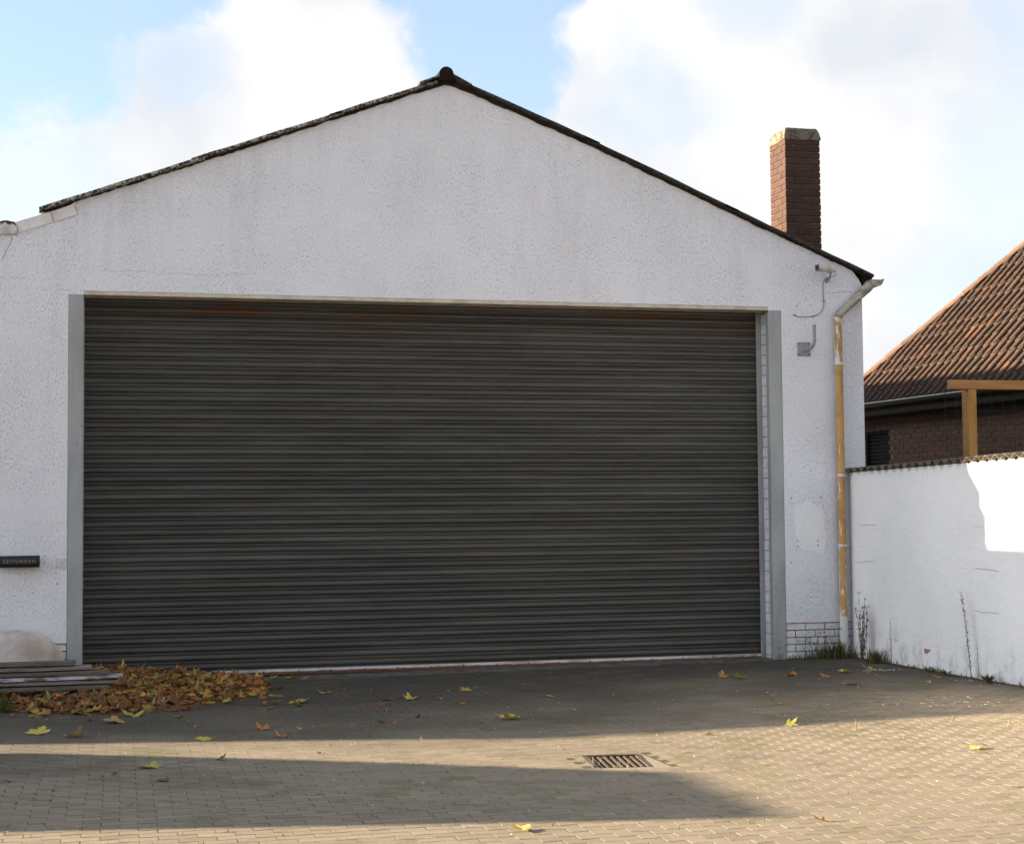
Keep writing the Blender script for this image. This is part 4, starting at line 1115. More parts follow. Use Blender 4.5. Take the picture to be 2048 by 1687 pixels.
m = MB(); m.tube([at_cam((0.115, 0, 0)), at_cam((0.15, 0, -0.02)), at_cam((0.15, 0.01, -0.06)), (8.60, -0.06, 4.39), (8.565, -0.012, 4.375), (8.549, -0.007, 4.311), (8.551, -0.007, 4.217), (8.558, -0.007, 4.131), (8.557, -0.007, 4.068), (8.534, -0.007, 4.012), (8.483, -0.007, 3.964), (8.411, -0.007, 3.941), (8.314, -0.007, 3.929), (8.23, -0.007, 3.931), (8.172, 0.0, 3.95)], 0.0042, 6)
m.obj('cable', M['cable'], sc)
for (x, z, a) in ((8.558, 4.131, 0), (8.411, 3.941, 0), (8.174, 3.949, 0)):
    v, f = cbox(0.030, 0.014, 0.014, 0.003); m = MB(); m.add([(x + p_[0], -0.008 + p_[1], z + p_[2]) for p_ in v], f); m.obj('cable_clip', M['cable'], sc)
# empty mast bracket
bk = thing('mast_bracket', (8.29, 0, 3.54), 'grey steel bracket with bent pipe on a square plate, left of the downpipe', 'bracket')
v, f = cbox(0.166, 0.008, 0.166, 0.002); m = MB(); m.add([(a + 8.29, b - 0.004, c + 3.543) for a, b, c in v], f); m.obj('plate', M['galv'], bk)
cen = [(8.293, 0.0, 3.531), (8.293, -0.05, 3.531), (8.305, -0.12, 3.533), (8.33, -0.175, 3.545)]
m = MB(); m.tube([(8.29, -0.006, 3.530), (8.293, -0.07, 3.528), (8.302, -0.12, 3.532), (8.318, -0.165, 3.549), (8.332, -0.19, 3.583), (8.338, -0.20, 3.63), (8.338, -0.20, 3.72), (8.338, -0.20, 3.815)], 0.0195, 14); m.obj('pipe', M['galv'], bk, smooth=False)
m = MB(); m.tube([(8.338, -0.20, 3.815), (8.338, -0.20, 3.8165)], 0.0165, 14); m.obj('pipe_bore', M['black'], bk)
for (x, z) in ((8.352, 3.606), (8.228, 3.606), (8.228, 3.48), (8.352, 3.48)):
    m = MB(); m.tube([(x, -0.013, z), (x, -0.008, z)], 0.0085, 6); m.obj('bolt', M['castiron'], bk)
# newspaper holder
nb = thing('newspaper_box', (-0.63, -0.075, 1.10), 'black tube-shaped newspaper holder with small pale lettering on the left wall', 'newspaper box')
v, f = cbox(0.405, 0.128, 0.122, 0.034); m = MB()
n = 20; Lx0, Lx1 = -0.834, -0.430
prn = []
for i in range(n):
    q = 2 * PI * i / n; e = 0.62
    cx_, cz_ = math.cos(q), math.sin(q)
    prn.append((math.copysign(abs(cx_) ** e, cx_) * 0.066, math.copysign(abs(cz_) ** e, cz_) * 0.0625))
rin = [(a * 0.90, b * 0.90) for a, b in prn]
for (x, rg) in ((Lx0, prn), (Lx1, prn), (Lx1, rin), (Lx0 + 0.03, rin)):
    m.v += [(x, -0.072 + a, 1.171 + b) for a, b in rg]
for k in range(3):
    for i in range(n):
        m.f.append((k * n + i, (k + 1) * n + i, (k + 1) * n + (i + 1) % n, k * n + (i + 1) % n)); m.mi.append(0); m.at.append(0)
m.f.append(tuple(range(n))); m.f.append(tuple(3 * n + i for i in range(n))); m.mi += [0, 0]; m.at += [0, 0]
m.obj('tube', M['blackplastic'], nb)
cu = bpy.data.curves.new('lettering', 'FONT'); cu.body = 'ZEITUNGEN'; cu.size = 0.048; cu.align_x = 'CENTER'; cu.align_y = 'CENTER'; cu.space_character = 1.35; cu.extrude = 0.0006
to = bpy.data.objects.new('lettering_source', cu); COL.objects.link(to)
dg = bpy.context.evaluated_depsgraph_get(); tm = bpy.data.meshes.new_from_object(to.evaluated_get(dg)); bpy.data.objects.remove(to)
tm.materials.clear(); tm.materials.append(M['letter'])
inst('lettering', tm, (-0.632, -0.1392, 1.174), nb, rot=(PI / 2, 0, 0))
m = MB(); m.box(-0.80, -0.47, -0.012, 0.0, 1.13, 1.21); m.obj('back_plate', M['blackplastic'], nb)
# label beside the post
lb = thing('wall_label', (-0.213, 0, 1.145), 'small square pale label with a faint mark stuck beside the left post', 'label')
v, f = cbox(0.098, 0.004, 0.106, 0.001); m = MB(); m.add([(a - 0.214, b - 0.003, c + 1.146) for a, b, c in v], f); m.obj('plate', M['sticker'], lb)
m = MB(); ribbon(m, [(-0.222, 1.158), (-0.208, 1.160), (-0.205, 1.15), (-0.214, 1.135)], 0.0022, -0.0058); m.obj('mark', M['crack'], lb)

# ------------------------------------------------------------------ leaves
CK = {'yg': (0.36, 0.36, 0.075), 'g': (0.22, 0.30, 0.06), 'y': (0.50, 0.40, 0.085), 'yb': (0.36, 0.245, 0.085), 'o': (0.40, 0.17, 0.05), 'b': (0.15, 0.07, 0.035), 'yo': (0.66, 0.43, 0.10)}
def leaf_geo(seed, curl, fold, lob=1.0):
    r = random.Random(seed); N_ = 44; lobes = [(PI / 2, 1.0, 0.40), (PI / 2 + 0.92, 0.92, 0.38), (PI / 2 - 0.92, 0.92, 0.38), (PI / 2 + 1.9, 0.66, 0.40), (PI / 2 - 1.9, 0.66, 0.40)]
    lobes = [(a + r.uniform(-.08, .08), l_ * r.uniform(.88, 1.08), w_) for a, l_, w_ in lobes]
    out = []
    for i in range(N_):
        q = -PI / 2 + 2 * PI * i / N_; rad = 0.46
        for a, l_, w_ in lobes:
            dq = abs((q - a + PI) % (2 * PI) - PI)
            rad = max(rad, l_ * max(0.0, 1 - (dq / (w_ * 1.55)) ** 1.25 * 0.62) if dq < w_ * 1.9 else 0)
        rad *= (1 + 0.07 * (-1) ** i) * r.uniform(0.95, 1.05)
        if i == 0: rad = 0.12
        out.append((q, rad * 0.5))
    ph = r.uniform(0, 2 * PI); ph2 = r.uniform(0, 2 * PI)
    def P(q, rad):
        x, y = rad * math.cos(q), rad * math.sin(q)
        z = 0.55 * curl * (rad ** 2) * (0.9 + 1.0 * math.cos(2 * q + ph)) + 0.8 * fold * abs(x) + 0.10 * curl * rad * math.sin(5 * q + ph2)
        return (x, y, z + 0.015)
    v = [(0, -0.02, 0.012)] + [P(q, rad * 0.5) for q, rad in out] + [P(q, rad) for q, rad in out]
    f = [(0, 1 + i, 1 + (i + 1) % N_) for i in range(N_)] + [(1 + i, 1 + N_ + i, 1 + N_ + (i + 1) % N_, 1 + (i + 1) % N_) for i in range(N_)]
    b = len(v)
    v += [(-0.008, -0.05, 0.016), (0.008, -0.05, 0.016), (0.03, -0.42, 0.05), (0.045, -0.42, 0.05)]
    f += [(b, b + 1, b + 3, b + 2)]
    return v, f
LG = [leaf_geo(1, 0.5, 0.1), leaf_geo(2, 0.8, 0.25), leaf_geo(3, 0.25, 0.0), leaf_geo(4, 1.1, 0.15), leaf_geo(5, -0.5, 0.3), leaf_geo(6, 0.7, -0.12), leaf_geo(8, 1.6, 0.35), leaf_geo(9, 0.3, 0.34)]
LM = []
for v, f in LG:
    m = MB(); m.add(v, f); LM.append(m.mesh('leaf', M['leaf'], smooth=True))
lr = random.Random(61)
LEAVES=[
(2.36, -1.69, 0.159, 'yg', 'yellow-green fallen leaf with toothed edge lying near the shutter, right of the heap'),
(2.85, -2.55, 0.16, 'g', 'greenish flat leaf, left one of a close pair on the paving below the shutter'),
(3.05, -2.64, 0.15, 'y', 'yellow leaf with upturned tip, right one of a close pair below the shutter'),
(2.21, 0.0, 0.149, 'y', 'yellow leaf touching the shutter threshold right of the leaf heap'),
(2.34, 0.07, 0.103, 'yg', 'small green leaf standing against the shutter threshold'),
(2.0, -2.4, 0.225, 'yg', 'broad yellow leaf with a green fold just off the tip of the leaf heap'),
(2.0, -2.67, 0.134, 'g', 'bright green folded leaf just off the tip of the leaf heap'),
(3.41, -3.21, 0.093, 'o', 'small orange curled leaf on the shaded paving below the middle of the shutter'),
(3.71, -2.11, 0.151, 'yb', 'tan yellow leaf flat on the shaded paving near the middle of the threshold'),
(3.59, -4.46, 0.195, 'y', 'yellow lobed leaf on the shaded paving between shutter and drain grate'),
(4.31, -2.93, 0.138, 'yg', 'yellow-green pointed leaf on the shaded paving above the drain grate'),
(4.29, -2.32, 0.129, 'yb', 'thin tan leaf lying below the shutter centre'),
(6.64, -1.94, 0.175, 'yg', 'yellow leaf in front of the right end of the shutter threshold'),
(6.5, -1.81, 0.135, 'o', 'rust-orange leaf in front of the right end of the shutter threshold'),
(7.23, -1.92, 0.144, 'o', 'orange-brown leaf flat below the right steel post'),
(7.64, -1.62, 0.074, 'b', 'dark brown leaf scrap below the white brick base'),
(7.54, -2.07, 0.123, 'o', 'upright curled orange leaf below the white brick base'),
(7.89, -1.81, 0.167, 'yg', 'pale yellow-green leaf on the ground in front of the downpipe'),
(8.22, -1.72, 0.189, 'yb', 'yellow-brown leaf at the foot of the white wall beside the dead stems'),
(7.42, -2.94, 0.183, 'o', 'crumpled orange leaf on the paving a little in front of the downpipe'),
(6.08, -4.31, 0.087, 'o', 'small orange leaf alone on shaded paving below the right post'),
(5.55, -5.65, 0.129, 'yg', 'yellow-green leaf at the sunlit edge right of the drain grate'),
(6.21, -7.35, 0.136, 'y', 'yellow leaf on the sunlit paving near the right edge'),
(5.6, -8.85, 0.058, 'o', 'small bright orange leaf on sunlit paving at the right edge'),
(4.05, -9.49, 0.071, 'o', 'flat orange leaf on sunlit paving in the lower right'),
(4.77, -5.92, 0.084, 'yb', 'pale tan leaf scrap at the shadow edge above right of the drain grate'),
(4.27, -6.73, 0.046, 'o', 'tiny curled orange leaf on sunlit paving right of the drain grate'),
(2.45, -9.22, 0.191, 'yo', 'large curled yellow-orange leaf in the foreground at the bottom edge'),
(0.61, -6.24, 0.167, 'yg', 'large yellow-green lobed leaf in the near shadow on the left'),
(0.36, -6.47, 0.055, 'b', 'small brown leaf in the near shadow left of the big green leaf'),
(0.66, -6.85, 0.087, 'b', 'flat dark brown leaf below the big yellow-green leaf'),
(-0.32, -6.47, 0.058, 'o', 'small orange leaf at the left edge in the near shadow'),
(-0.26, -3.93, 0.206, 'y', 'yellow five-lobed leaf just above the sunlit strip at far left'),
(0.04, -4.21, 0.185, 'yb', 'ochre folded leaf just above the sunlit strip, right of the yellow five-lobed leaf'),
(1.05, -4.79, 0.142, 'y', 'yellow leaf with brown edge just above the sunlit strip below the heap'),
(0.38, -3.35, 0.203, 'yb', 'tan spread-out leaf on dark ground below the heap'),
(0.51, -2.86, 0.211, 'yg', 'yellow-green leaf at the lower rim of the heap'),
(0.05, -2.54, 0.22, 'yg', 'greenish lobed leaf at the lower rim of the heap on the left'),
(-0.25, -2.41, 0.125, 'o', 'orange-tan oval leaf at the lower left rim of the heap'),
(-0.16, -2.07, 0.124, 'y', 'pale yellow leaf at the lower left rim of the heap'),
(0.89, -3.11, 0.12, 'yb', 'brownish curled leaf below the right half of the heap'),
(1.02, -3.91, 0.074, 'o', 'small rust leaf on dark paving below the heap'),
(1.54, -4.34, 0.143, 'o', 'orange-brown flat leaf above the sunlit strip right of the heap'),
(1.62, -4.92, 0.121, 'o', 'golden brown leaf touching the sunlit strip'),
(2.69, -2.98, 0.141, 'b', 'dark rust leaf on shaded paving under the close pair'),
(2.52, -4.29, 0.085, 'b', 'dark brown scrap of leaf in the middle of the shaded paving'),
(0.84, -6.06, 0.043, 'o', 'tiny orange scrap of leaf in the near shadow right of the green leaf'),
(1.08, -6.03, 0.08, 'b', 'thin brown leaf at the top edge of the near shadow'),
(8.17, -3.08, 0.062, 'yb', 'small tan leaf at the foot of the white wall by the chipped spot'),
(8.5, -2.66, 0.069, 'yg', 'small green-yellow leaf against the white wall right of the chipped spot'),
(8.54, -2.85, 0.073, 'o', 'small orange leaf at the foot of the white wall by the tall stem'),
]
CRUMBS= [(2.59, -1.44), (2.84, -1.55), (2.52, -2.35), (2.64, -3.42), (2.81, -3.5), (2.87, -4.03), (2.28, -5.17), (1.79, -4.51), (2.61, -4.37), (2.04, -4.09), (1.81, -4.48), (1.73, -4.94), (3.31, -2.75), (3.81, -2.41), (3.52, -2.07), (4.24, -4.08), (4.75, -3.93), (1.79, -5.95), (7.62, -2.7), (8.04, -2.2), (0.15, -3.17), (-0.11, -2.87), (5.09, -3.6), (5.73, -3.19)]

for (x, y, s, ck, lab) in LEAVES:
    y = min(y, -0.06); c = CK[ck]; jit = lr.uniform(0.85, 1.15)
    vi = lr.randrange(6); tilt = lr.uniform(-0.2, 0.2); rz = lr.uniform(0, 2 * PI)
    if ck == 'yo': vi = 7; rz = 0.12; tilt = -0.04
    inst('leaf', LM[vi], (x, y, gz(x, y) + (0.006 if ck != 'yo' else 0.012)), rot=(tilt + (0.12 if ck != 'yo' else 0), lr.uniform(-.15, .15), rz), scale=((s * 1.3,) * 3 if ck != 'yo' else (s * 1.12, s * 1.12, s * 1.0)), color=(c[0] * jit, c[1] * jit, c[2] * jit, 1), label=lab, cat='leaf', group='single fallen leaves on the yard')
for (x, y) in CRUMBS:
    c = CK[lr.choice(['yb', 'o', 'b', 'yb'])]; s = lr.uniform(0.05, 0.085)
    inst('leaf_scrap', LM[lr.choice([1, 3, 6])], (x, y, gz(x, y) + 0.006), rot=(lr.uniform(-.4, .4), lr.uniform(-.4, .4), lr.uniform(0, 6)), scale=(s, s * lr.uniform(.5, 1), s), color=(*c, 1), label='tiny dry brown scrap of leaf scattered on the shaded paving', cat='leaf scrap', group='dry leaf scraps on the paving')
# heap
def heap(x, y):
    fx = 1.0 if x < 0.35 else max(0.0, 1 - ((x - 0.35) / 1.62)) ** 0.85
    if x < -0.2: fx *= 0.82 + 0.0 * x
    yl = -2.72 + (0.55 * max(0, -x + 0.2) if x < 0.2 else 0) + 0.62 * max(0, x - 0.6); yl = min(yl, -1.2)
    if y < yl: return 0.0
    t_ = (y - yl) / (-0.55 - yl)
    fy = min(1.0, t_) ** 0.8 if t_ < 1 else 1.0
    return 0.165 * fx * fy
hp = thing('leaf_heap', (0.3, -1.4, gz(0.3, -1.4)), 'heap of brown and orange autumn leaves swept against the left end of the shutter', 'leaf heap')
m = MB(); nxh, nyh = 46, 34
for j in range(nyh + 1):
    for i in range(nxh + 1):
        x = -1.7 + 3.7 * i / nxh; y = -2.75 + (2.75 + (0.26 if 0 < x else -0.03)) * j / nyh
        h = heap(x, y); m.v.append((x, y, gz(x, y) + (h * 0.86 + lr.uniform(-.015, .02) if h > 0.01 else -0.03)))
for j in range(nyh):
    for i in range(nxh):
        a = j * (nxh + 1) + i; m.f.append((a, a + 1, a + nxh + 2, a + nxh + 1)); m.mi.append(0); m.at.append(0.72 + lr.uniform(-.08, .05))
m.obj('leaf_litter', M['leafheap'], hp, attr=True, kind='stuff')
HC = [(0.20, 0.085, 0.03), (0.30, 0.13, 0.04), (0.44, 0.20, 0.055), (0.12, 0.055, 0.026), (0.40, 0.26, 0.065), (0.30, 0.28, 0.07), (0.20, 0.10, 0.05), (0.26, 0.11, 0.04), (0.17, 0.075, 0.03), (0.42, 0.17, 0.04), (0.14, 0.06, 0.028), (0.50, 0.27, 0.06), (0.36, 0.20, 0.09), (0.46, 0.15, 0.04)]
rest = MB(); cnt = 0; tries = 0
cand = []
while len(cand) < 2000 and tries < 40000:
    tries += 1
    x = lr.uniform(-1.5, 2.05); y = lr.uniform(-2.85, 0.2 if x > 0.05 else -0.06)
    h = heap(x, y)
    if h < 0.012 and lr.random() > 0.06: continue
    cand.append((x, y, h))
vis = [q for q in cand if q[0] > -0.85]
lr.shuffle(vis); chosen = set(id(q) for q in vis[:300])
for q in cand:
    x, y, h = q; s = lr.uniform(0.085, 0.16)
    rz_ = lr.uniform(0, 2 * PI); rot = (lr.gauss(0, 0.17) + 0.14 * math.cos(rz_), lr.gauss(0, 0.17) - 0.14 * math.sin(rz_), rz_)
    if id(q) in chosen:
        c = lr.choice(HC); k = lr.uniform(.8, 1.15)
        inst('leaf', lr.choice(LM), (x, y, gz(x, y) + h + lr.uniform(0.0, 0.035)), hp, rot=rot, scale=(s,) * 3, color=(c[0] * k, c[1] * k, c[2] * k, 1))
    else:
        v, f = lr.choice(LG); from_rot = Matrix.Translation((x, y, gz(x, y) + h * 0.97 + lr.uniform(-0.01, 0.02))) @ Matrix.Rotation(rot[2], 4, 'Z') @ Matrix.Rotation(rot[1], 4, 'Y') @ Matrix.Rotation(rot[0], 4, 'X') @ Matrix.Scale(s, 4)
        rest.add([from_rot @ Vector(p_) for p_ in v], f, 0, lr.random())
rest.obj('buried_leaves', M['leafheap'], hp, attr=True, kind='stuff')
# added boards, invented to fill an unclear spot in the heap at the left
def board(x0, x1, y, z, d_, h_, mat, lab, rz=0.0, ry=0.0):
    v, f = cbox(x1 - x0, d_, h_, 0.005, 0.004, lr); m = MB(); m.add(v, f)
    o_ = m.obj('board', mat, None); o_.location = ((x0 + x1) / 2, y, z); o_.rotation_euler = (0, ry, rz)
    tag(o_, lab, 'board', 'added boards lying in the leaf heap')
BO = [(0.005, 0.30, 0.0, M['board'], 'lowest dark brown board of the added stack in the leaf heap'),
      (0.052, 0.37, 0.02, M['boardmid'], 'second board from below of the added stack in the leaf heap, greyish'),
      (0.099, 0.42, 0.0, M['boardpale'], 'board with a pale bluish-white end, middle of the added stack in the leaf heap'),
      (0.146, 0.30, -0.015, M['board'], 'dark added board directly above the pale-ended board in the leaf heap'),
      (0.193, 0.13, 0.01, M['boardmid'], 'grey board second from the top of the added stack at the far left'),
      (0.240, -0.02, -0.01, M['board'], 'topmost and shortest dark board of the added stack at the far left')]
for (z_, xe, dy, mt_, lab) in BO:
    board(-1.5, xe, -1.52 + dy, z_, 0.17, 0.036, mt_, lab, lr.uniform(-.012, .012), lr.uniform(-.004, .004))
# pale slumped sack, invented to fill an unclear spot against the wall
sk = MB(); na, nb_ = 48, 26; sr2 = random.Random(15)
ph = [sr2.uniform(0, 6) for _ in range(6)]
for j in range(nb_ + 1):
    v_ = PI * j / nb_
    for i in range(na):
        u_ = 2 * PI * i / na
        dx, dy, dz = math.sin(v_) * math.cos(u_), math.sin(v_) * math.sin(u_), math.cos(v_)
        r_ = 1 + 0.07 * math.sin(3 * u_ + ph[0]) * math.sin(v_) + 0.06 * math.sin(5 * dz + ph[1] + 2 * u_) + 0.05 * math.sin(7 * dx + ph[2]) + 0.045 * math.sin(11 * u_ + 5 * dz + ph[3]) * math.sin(v_) + sr2.uniform(-.012, .012)
        e_ = 0.72
        dx = math.copysign(abs(dx) ** e_, dx); dz = math.copysign(abs(dz) ** e_, dz)
        x_, y_, z_ = -0.66 + 0.49 * dx * r_, -0.30 + 0.20 * dy * r_, 0.14 + 0.33 * dz * r_ - 0.09 * max(0, dx) ** 2
        sk.v.append((x_, min(y_, -0.04), max(z_, gz(x_, y_) + 0.002)))
for j in range(nb_):
    for i in range(na):
        sk.f.append((j * na + i, (j + 1) * na + i, (j + 1) * na + (i + 1) % na, j * na + (i + 1) % na)); sk.mi.append(0); sk.at.append(0)
sk.obj('sack', M['sack'], smooth=True, label='pale grey lumpy sack added to fill an unclear spot by the left wall foot', cat='sack')

# ------------------------------------------------------------------ weeds
def grass(m, x, y, n, h, spread, lean=0.5, w=0.004, r=lr):
    z0 = gz(x, y)
    for _ in range(n):
        a = r.uniform(0, 2 * PI); d_ = abs(r.gauss(0, spread)); bx, by = x + d_ * math.cos(a), y + d_ * math.sin(a)
        hh = h * r.uniform(0.4, 1.0); q = r.uniform(0, 2 * PI); l_ = lean * hh * r.uniform(0.2, 1.0)
        ex, ey = math.cos(q) * l_, math.sin(q) * l_; px_, py_ = -math.sin(q) * w, math.cos(q) * w
        P = [(bx - px_, by - py_, z0 - 0.01), (bx + px_, by + py_, z0 - 0.01), (bx + ex * 0.4 + px_ * .8, by + ey * 0.4 + py_ * .8, z0 + hh * 0.6), (bx + ex * 0.4 - px_ * .8, by + ey * 0.4 - py_ * .8, z0 + hh * 0.6), (bx + ex, by + ey, z0 + hh)]
        m.add(P, [(0, 1, 2, 3), (3, 2, 4)], 0, r.random())
def leaflet(m, p_, d_, L_, w_, at):
    d_ = Vector(d_).normalized(); s_ = d_.cross(Vector((0, 0, 1)));
    if s_.length < 0.1: s_ = Vector((1, 0, 0))
    s_.normalize(); p_ = Vector(p_)
    m.add([p_, p_ + d_ * L_ * .5 + s_ * w_, p_ + d_ * L_, p_ + d_ * L_ * .5 - s_ * w_], [(0, 1, 2, 3)], 0, at)
def stem(m, x, y, h, tx, ty, r0=0.004, n=6, wob=0.01):
    z0 = gz(x, y) - 0.01; P = []
    for i in range(n + 1):
        t_ = i / n; P.append((x + tx * t_ ** 1.3 + lr.uniform(-wob, wob) * t_, y + ty * t_ ** 1.3 + lr.uniform(-wob, wob) * t_, z0 + h * t_))
    m.tube(P, [r0 * (1 - 0.7 * i / n) for i in range(n + 1)], 5, at=lr.random()); return P
def plant(name, loc, lab, cat='weed', grp='weeds along the wall'):
    return thing(name, (loc[0], loc[1], gz(*loc)), lab, cat, grp)
# clump by the white brick base
w1 = plant('weed_clump', (8.4, -0.2), 'dense green weed clump growing at the foot of the white brick base')
m = MB()
for (x, n_, h) in ((8.05, 22, .08), (8.2, 36, .10), (8.35, 60, .16), (8.5, 80, .22), (8.62, 70, .24)):
    grass(m, x, -0.16, n_, h, 0.08, 0.6, 0.0045)
for _ in range(170):
    x = lr.uniform(8.15, 8.68); z = gz(x, -.2) + abs(lr.gauss(0, .13)) + .02
    leaflet(m, (x, -0.14 + lr.gauss(0, .06), z), (lr.gauss(0, 1), lr.gauss(0, 1), lr.uniform(-.2, 1)), lr.uniform(.02, .045), lr.uniform(.004, .009), lr.random())
m.obj('foliage', M['weed'], w1)
m = MB()
for _ in range(16):
    x = lr.uniform(8.2, 8.66); P = stem(m, x, -0.14 + lr.uniform(-.04, .04), lr.uniform(.22, .42), lr.uniform(-.2, .08), lr.uniform(-.08, .02), 0.003)
    for q in P[2:]:
        for _k in range(3): leaflet(m, q, (lr.gauss(0, 1), lr.gauss(0, 1), .5), lr.uniform(.018, .035), .005, lr.random())
m.obj('stems', M['weedbrown'], w1)
w1 = plant('weed_clump', (8.68, -0.14), 'small dark green weed clump right below the foot of the downpipe')
m = MB(); grass(m, 8.74, -0.2, 50, .10, .06, .7); grass(m, 8.66, -0.2, 40, .09, .05, .7); m.obj('foliage', M['weed'], w1)
# dead branching stems
w2 = plant('dead_weed', (8.70, -0.62), 'tall bunch of dead branching weed stems standing against the white wall')
m = MB()
for k in range(9):
    P = stem(m, 8.70 + lr.uniform(-.03, .03), -0.58 + lr.uniform(-.05, .05), lr.uniform(.42, .78), lr.uniform(-.05, .04), lr.uniform(-.14, .12), 0.0045, 8, .012)
    for q in P[1:]:
        for _k in range(4): leaflet(m, q, (lr.gauss(0, .6), lr.gauss(0, 1), lr.uniform(-.5, .8)), lr.uniform(.025, .05), lr.uniform(.006, .012), lr.random())
    for q in P[3:7]:
        e = (q[0] + lr.uniform(-.03, .03), q[1] + lr.uniform(-.07, .07), q[2] + lr.uniform(.05, .13)); m.tube([q, e], [.002, .001], 4, at=lr.random()); leaflet(m, e, (lr.gauss(0, 1), lr.gauss(0, 1), .2), .02, .006, lr.random())
m.obj('stems', M['drystem'], w2)
w2 = plant('grass_tuft', (8.66, -0.95), 'olive grass tuft beside the dead stems at the wall foot')
m = MB(); grass(m, 8.68, -0.92, 170, .19, .055, .75, .0035); m.obj('blades', M['weedbrown'], w2)
m = MB(); grass(m, 8.68, -0.95, 80, .13, .06, .75, .004); m.obj('green_blades', M['weed'], w2)
w2 = plant('dead_weed', (8.74, -1.2), 'slender single dead stem with few leaves, second plant along the white wall')
m = MB(); P = stem(m, 8.75, -1.17, .52, .0, .02, .0042, 9, .012)
for q in P[1:]: leaflet(m, q, (lr.gauss(0, .5), lr.choice((-1, 1)), lr.uniform(-.1, .3)), lr.uniform(.03, .06), lr.uniform(.006, .010), lr.random())
for q in P[5:]: leaflet(m, q, (lr.gauss(0, .5), lr.choice((-1, 1)), .3), .025, .006, lr.random())
P = stem(m, 8.75, -1.17, .14, 0, .12, .003, 4); leaflet(m, P[-1], (0, 1, .2), .05, .012, .4)
m.obj('stem', M['drystem'], w2)
w2 = plant('dead_weed', (8.72, -2.9), 'tallest feathery dead stem leaning beside the white wall at right')
m = MB(); P = stem(m, 8.72, -2.93, .86, .0, .16, .0048, 22, .006)
for i, q in enumerate(P[3:]):
    for _k in range(8): leaflet(m, (q[0], q[1], q[2] + lr.uniform(-.02, .02)), (lr.gauss(0, .7), lr.gauss(0, 1), lr.uniform(.0, .9)), lr.uniform(.03, .055), .005, lr.random())
m.obj('stem', M['drystem'], w2)
w2 = plant('dead_weed', (8.74, -3.0), 'thin short dead stem just right of the tallest feathery stem')
m = MB(); P = stem(m, 8.75, -3.03, .42, .0, .04, .003, 8, .01)
for q in P[1:]: leaflet(m, q, (lr.gauss(0, .5), lr.gauss(0, 1), .2), .03, .006, lr.random())
m.obj('stem', M['drystem'], w2)
# rosettes and tufts along the wall foot
def rosette(x, y, n_, L_, lab):
    o_ = plant('rosette_weed', (x, y), lab); m = MB(); z = gz(x, y)
    for k in range(n_):
        q = 2 * PI * k / n_ + lr.uniform(-.2, .2); leaflet(m, (x, y, z + .012), (math.cos(q), math.sin(q), lr.uniform(.25, 1.1)), L_ * lr.uniform(.7, 1.1), L_ * .11, lr.random())
    m.obj('leaves', M['weed'], o_)
rosette(8.66, -3.36, 22, .13, 'spiky green rosette weed at the wall foot near the right edge')
rosette(8.64, -2.55, 14, .11, 'flat green rosette weed at the wall foot left of the tallest stem')
rosette(8.66, -2.16, 12, .10, 'small green rosette weed at the wall foot below the chipped spot')
o_ = tag(bpy.data.objects.new('wall_foot_litter', None), kind='stuff'); bpy.data.objects.remove(o_)
m = MB()
for _ in range(46):
    y = lr.uniform(-4.2, -0.3); grass(m, 8.76 - abs(lr.gauss(0, .03)), y, 12, lr.uniform(.03, .075), .03, .8, .003)
m.obj('wall_foot_grass', M['weedbrown'], label='low withered grass along the foot of the white wall', cat='grass', kind='stuff')
# dry stalks at the right end of the shutter
w3 = plant('dry_grass', (7.62, 0.05), 'dry grass stalks in front of the right end of the shutter', 'grass')
m = MB(); grass(m, 7.62, 0.12, 22, .27, .07, .6, .0022); grass(m, 7.25, 0.05, 18, .12, .1, .8, .002); m.obj('blades', M['weedbrown'], w3)
w3 = plant('grass_tuft', (-0.62, -2.17), 'green grass tuft at the left edge beside the leaf heap', 'grass')
m = MB(); grass(m, -0.66, -2.15, 130, .20, .07, .7, .004); m.obj('blades', M['weed'], w3)
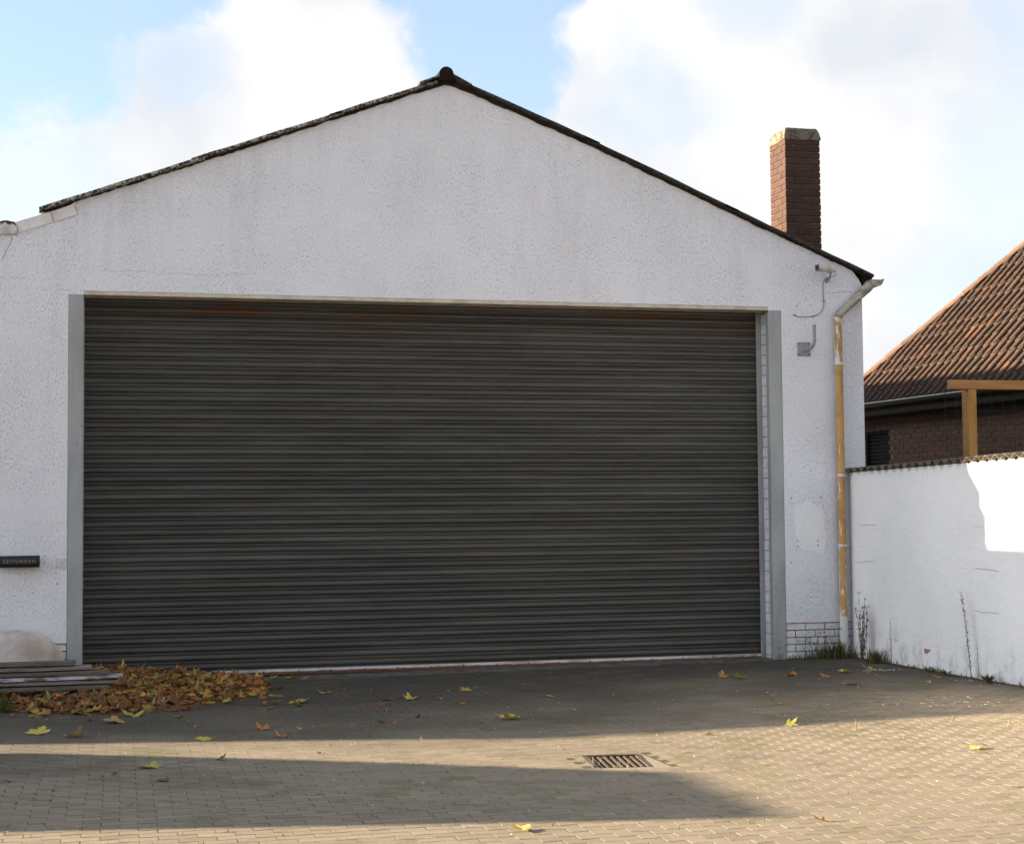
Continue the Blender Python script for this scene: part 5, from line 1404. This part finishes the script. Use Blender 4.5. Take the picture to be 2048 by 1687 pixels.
# joint grass
m = MB(); jr = random.Random(77)
for _ in range(420):
    y = -jr.uniform(0.4, 10.3); xl = -0.8 + .07 * -y; xr = min(8.7, 8.2 - max(0, -y - 5.2) * .62); x = jr.uniform(xl, xr)
    j = round((-y - 0.12) / 0.1); y = -0.12 - 0.1 * j
    grass(m, x, y, jr.choice((3, 4, 6, 9)), jr.uniform(.008, .028), .022, .9, .0016, jr)
m.obj('joint_grass', M['weed'], label='tiny green blades growing in the paving joints', cat='grass', kind='stuff')
m = MB()
for (x, y) in ((7.3, -4.6), (6.9, -5.0), (7.5, -4.3), (6.4, -5.3), (6.0, -5.5), (5.9, -6.1), (6.8, -6.0), (7.0, -6.5), (2.1, -5.6), (1.7, -5.65), (2.6, -5.6), (6.3, -3.6), (7.7, -3.6), (3.62, -7.24), (3.5, -7.0)):
    grass(m, x, y, 9, jr.uniform(.05, .11), .035, .9, .0016, jr)
m.obj('dry_joint_grass', M['drygrass'], label='dry straw-coloured grass blades between the pavers', cat='grass', kind='stuff')
# flakes of white paint fallen at the wall foot
m = MB()
for _ in range(150):
    if jr.random() < .45: x, y = 8.30 + jr.gauss(0, .14), -1.75 + jr.gauss(0, .07)
    elif jr.random() < .75: x, y = 7.6 + jr.gauss(0, .3), -4.75 + jr.gauss(0, .22)
    else: x, y = 8.6 + jr.gauss(0, .08), -3.2 + jr.gauss(0, .4)
    x = min(x, 8.78); s_ = jr.uniform(.006, .022); q = jr.uniform(0, 6); z = gz(x, y) + .006
    m.add([(x + s_ * math.cos(q + k * 1.57) * jr.uniform(.6, 1), y + s_ * math.sin(q + k * 1.57) * jr.uniform(.6, 1), z + jr.uniform(0, .004)) for k in range(4)], [(0, 1, 2, 3)])
m.obj('paint_flakes', M['flake'], label='flakes of fallen white paint scattered on the paving by the wall', cat='debris', kind='stuff')
m = MB()
for _ in range(260):
    y = -jr.uniform(0.3, 10.3); xl = -0.8 + .07 * -y; xr = min(8.7, 8.2 - max(0, -y - 5.2) * .62); x = jr.uniform(xl, xr); s_ = jr.uniform(.0018, .0045); z = gz(x, y) + .002
    v, f = cbox(s_ * 2, s_ * 1.6, s_, s_ * .3, s_ * .2, jr); m.add([(x + a, y + b, z + c) for a, b, c in v], f)
m.obj('grit', M['flake'], label='pale grit and pebbles scattered over the paving', cat='grit', kind='stuff')
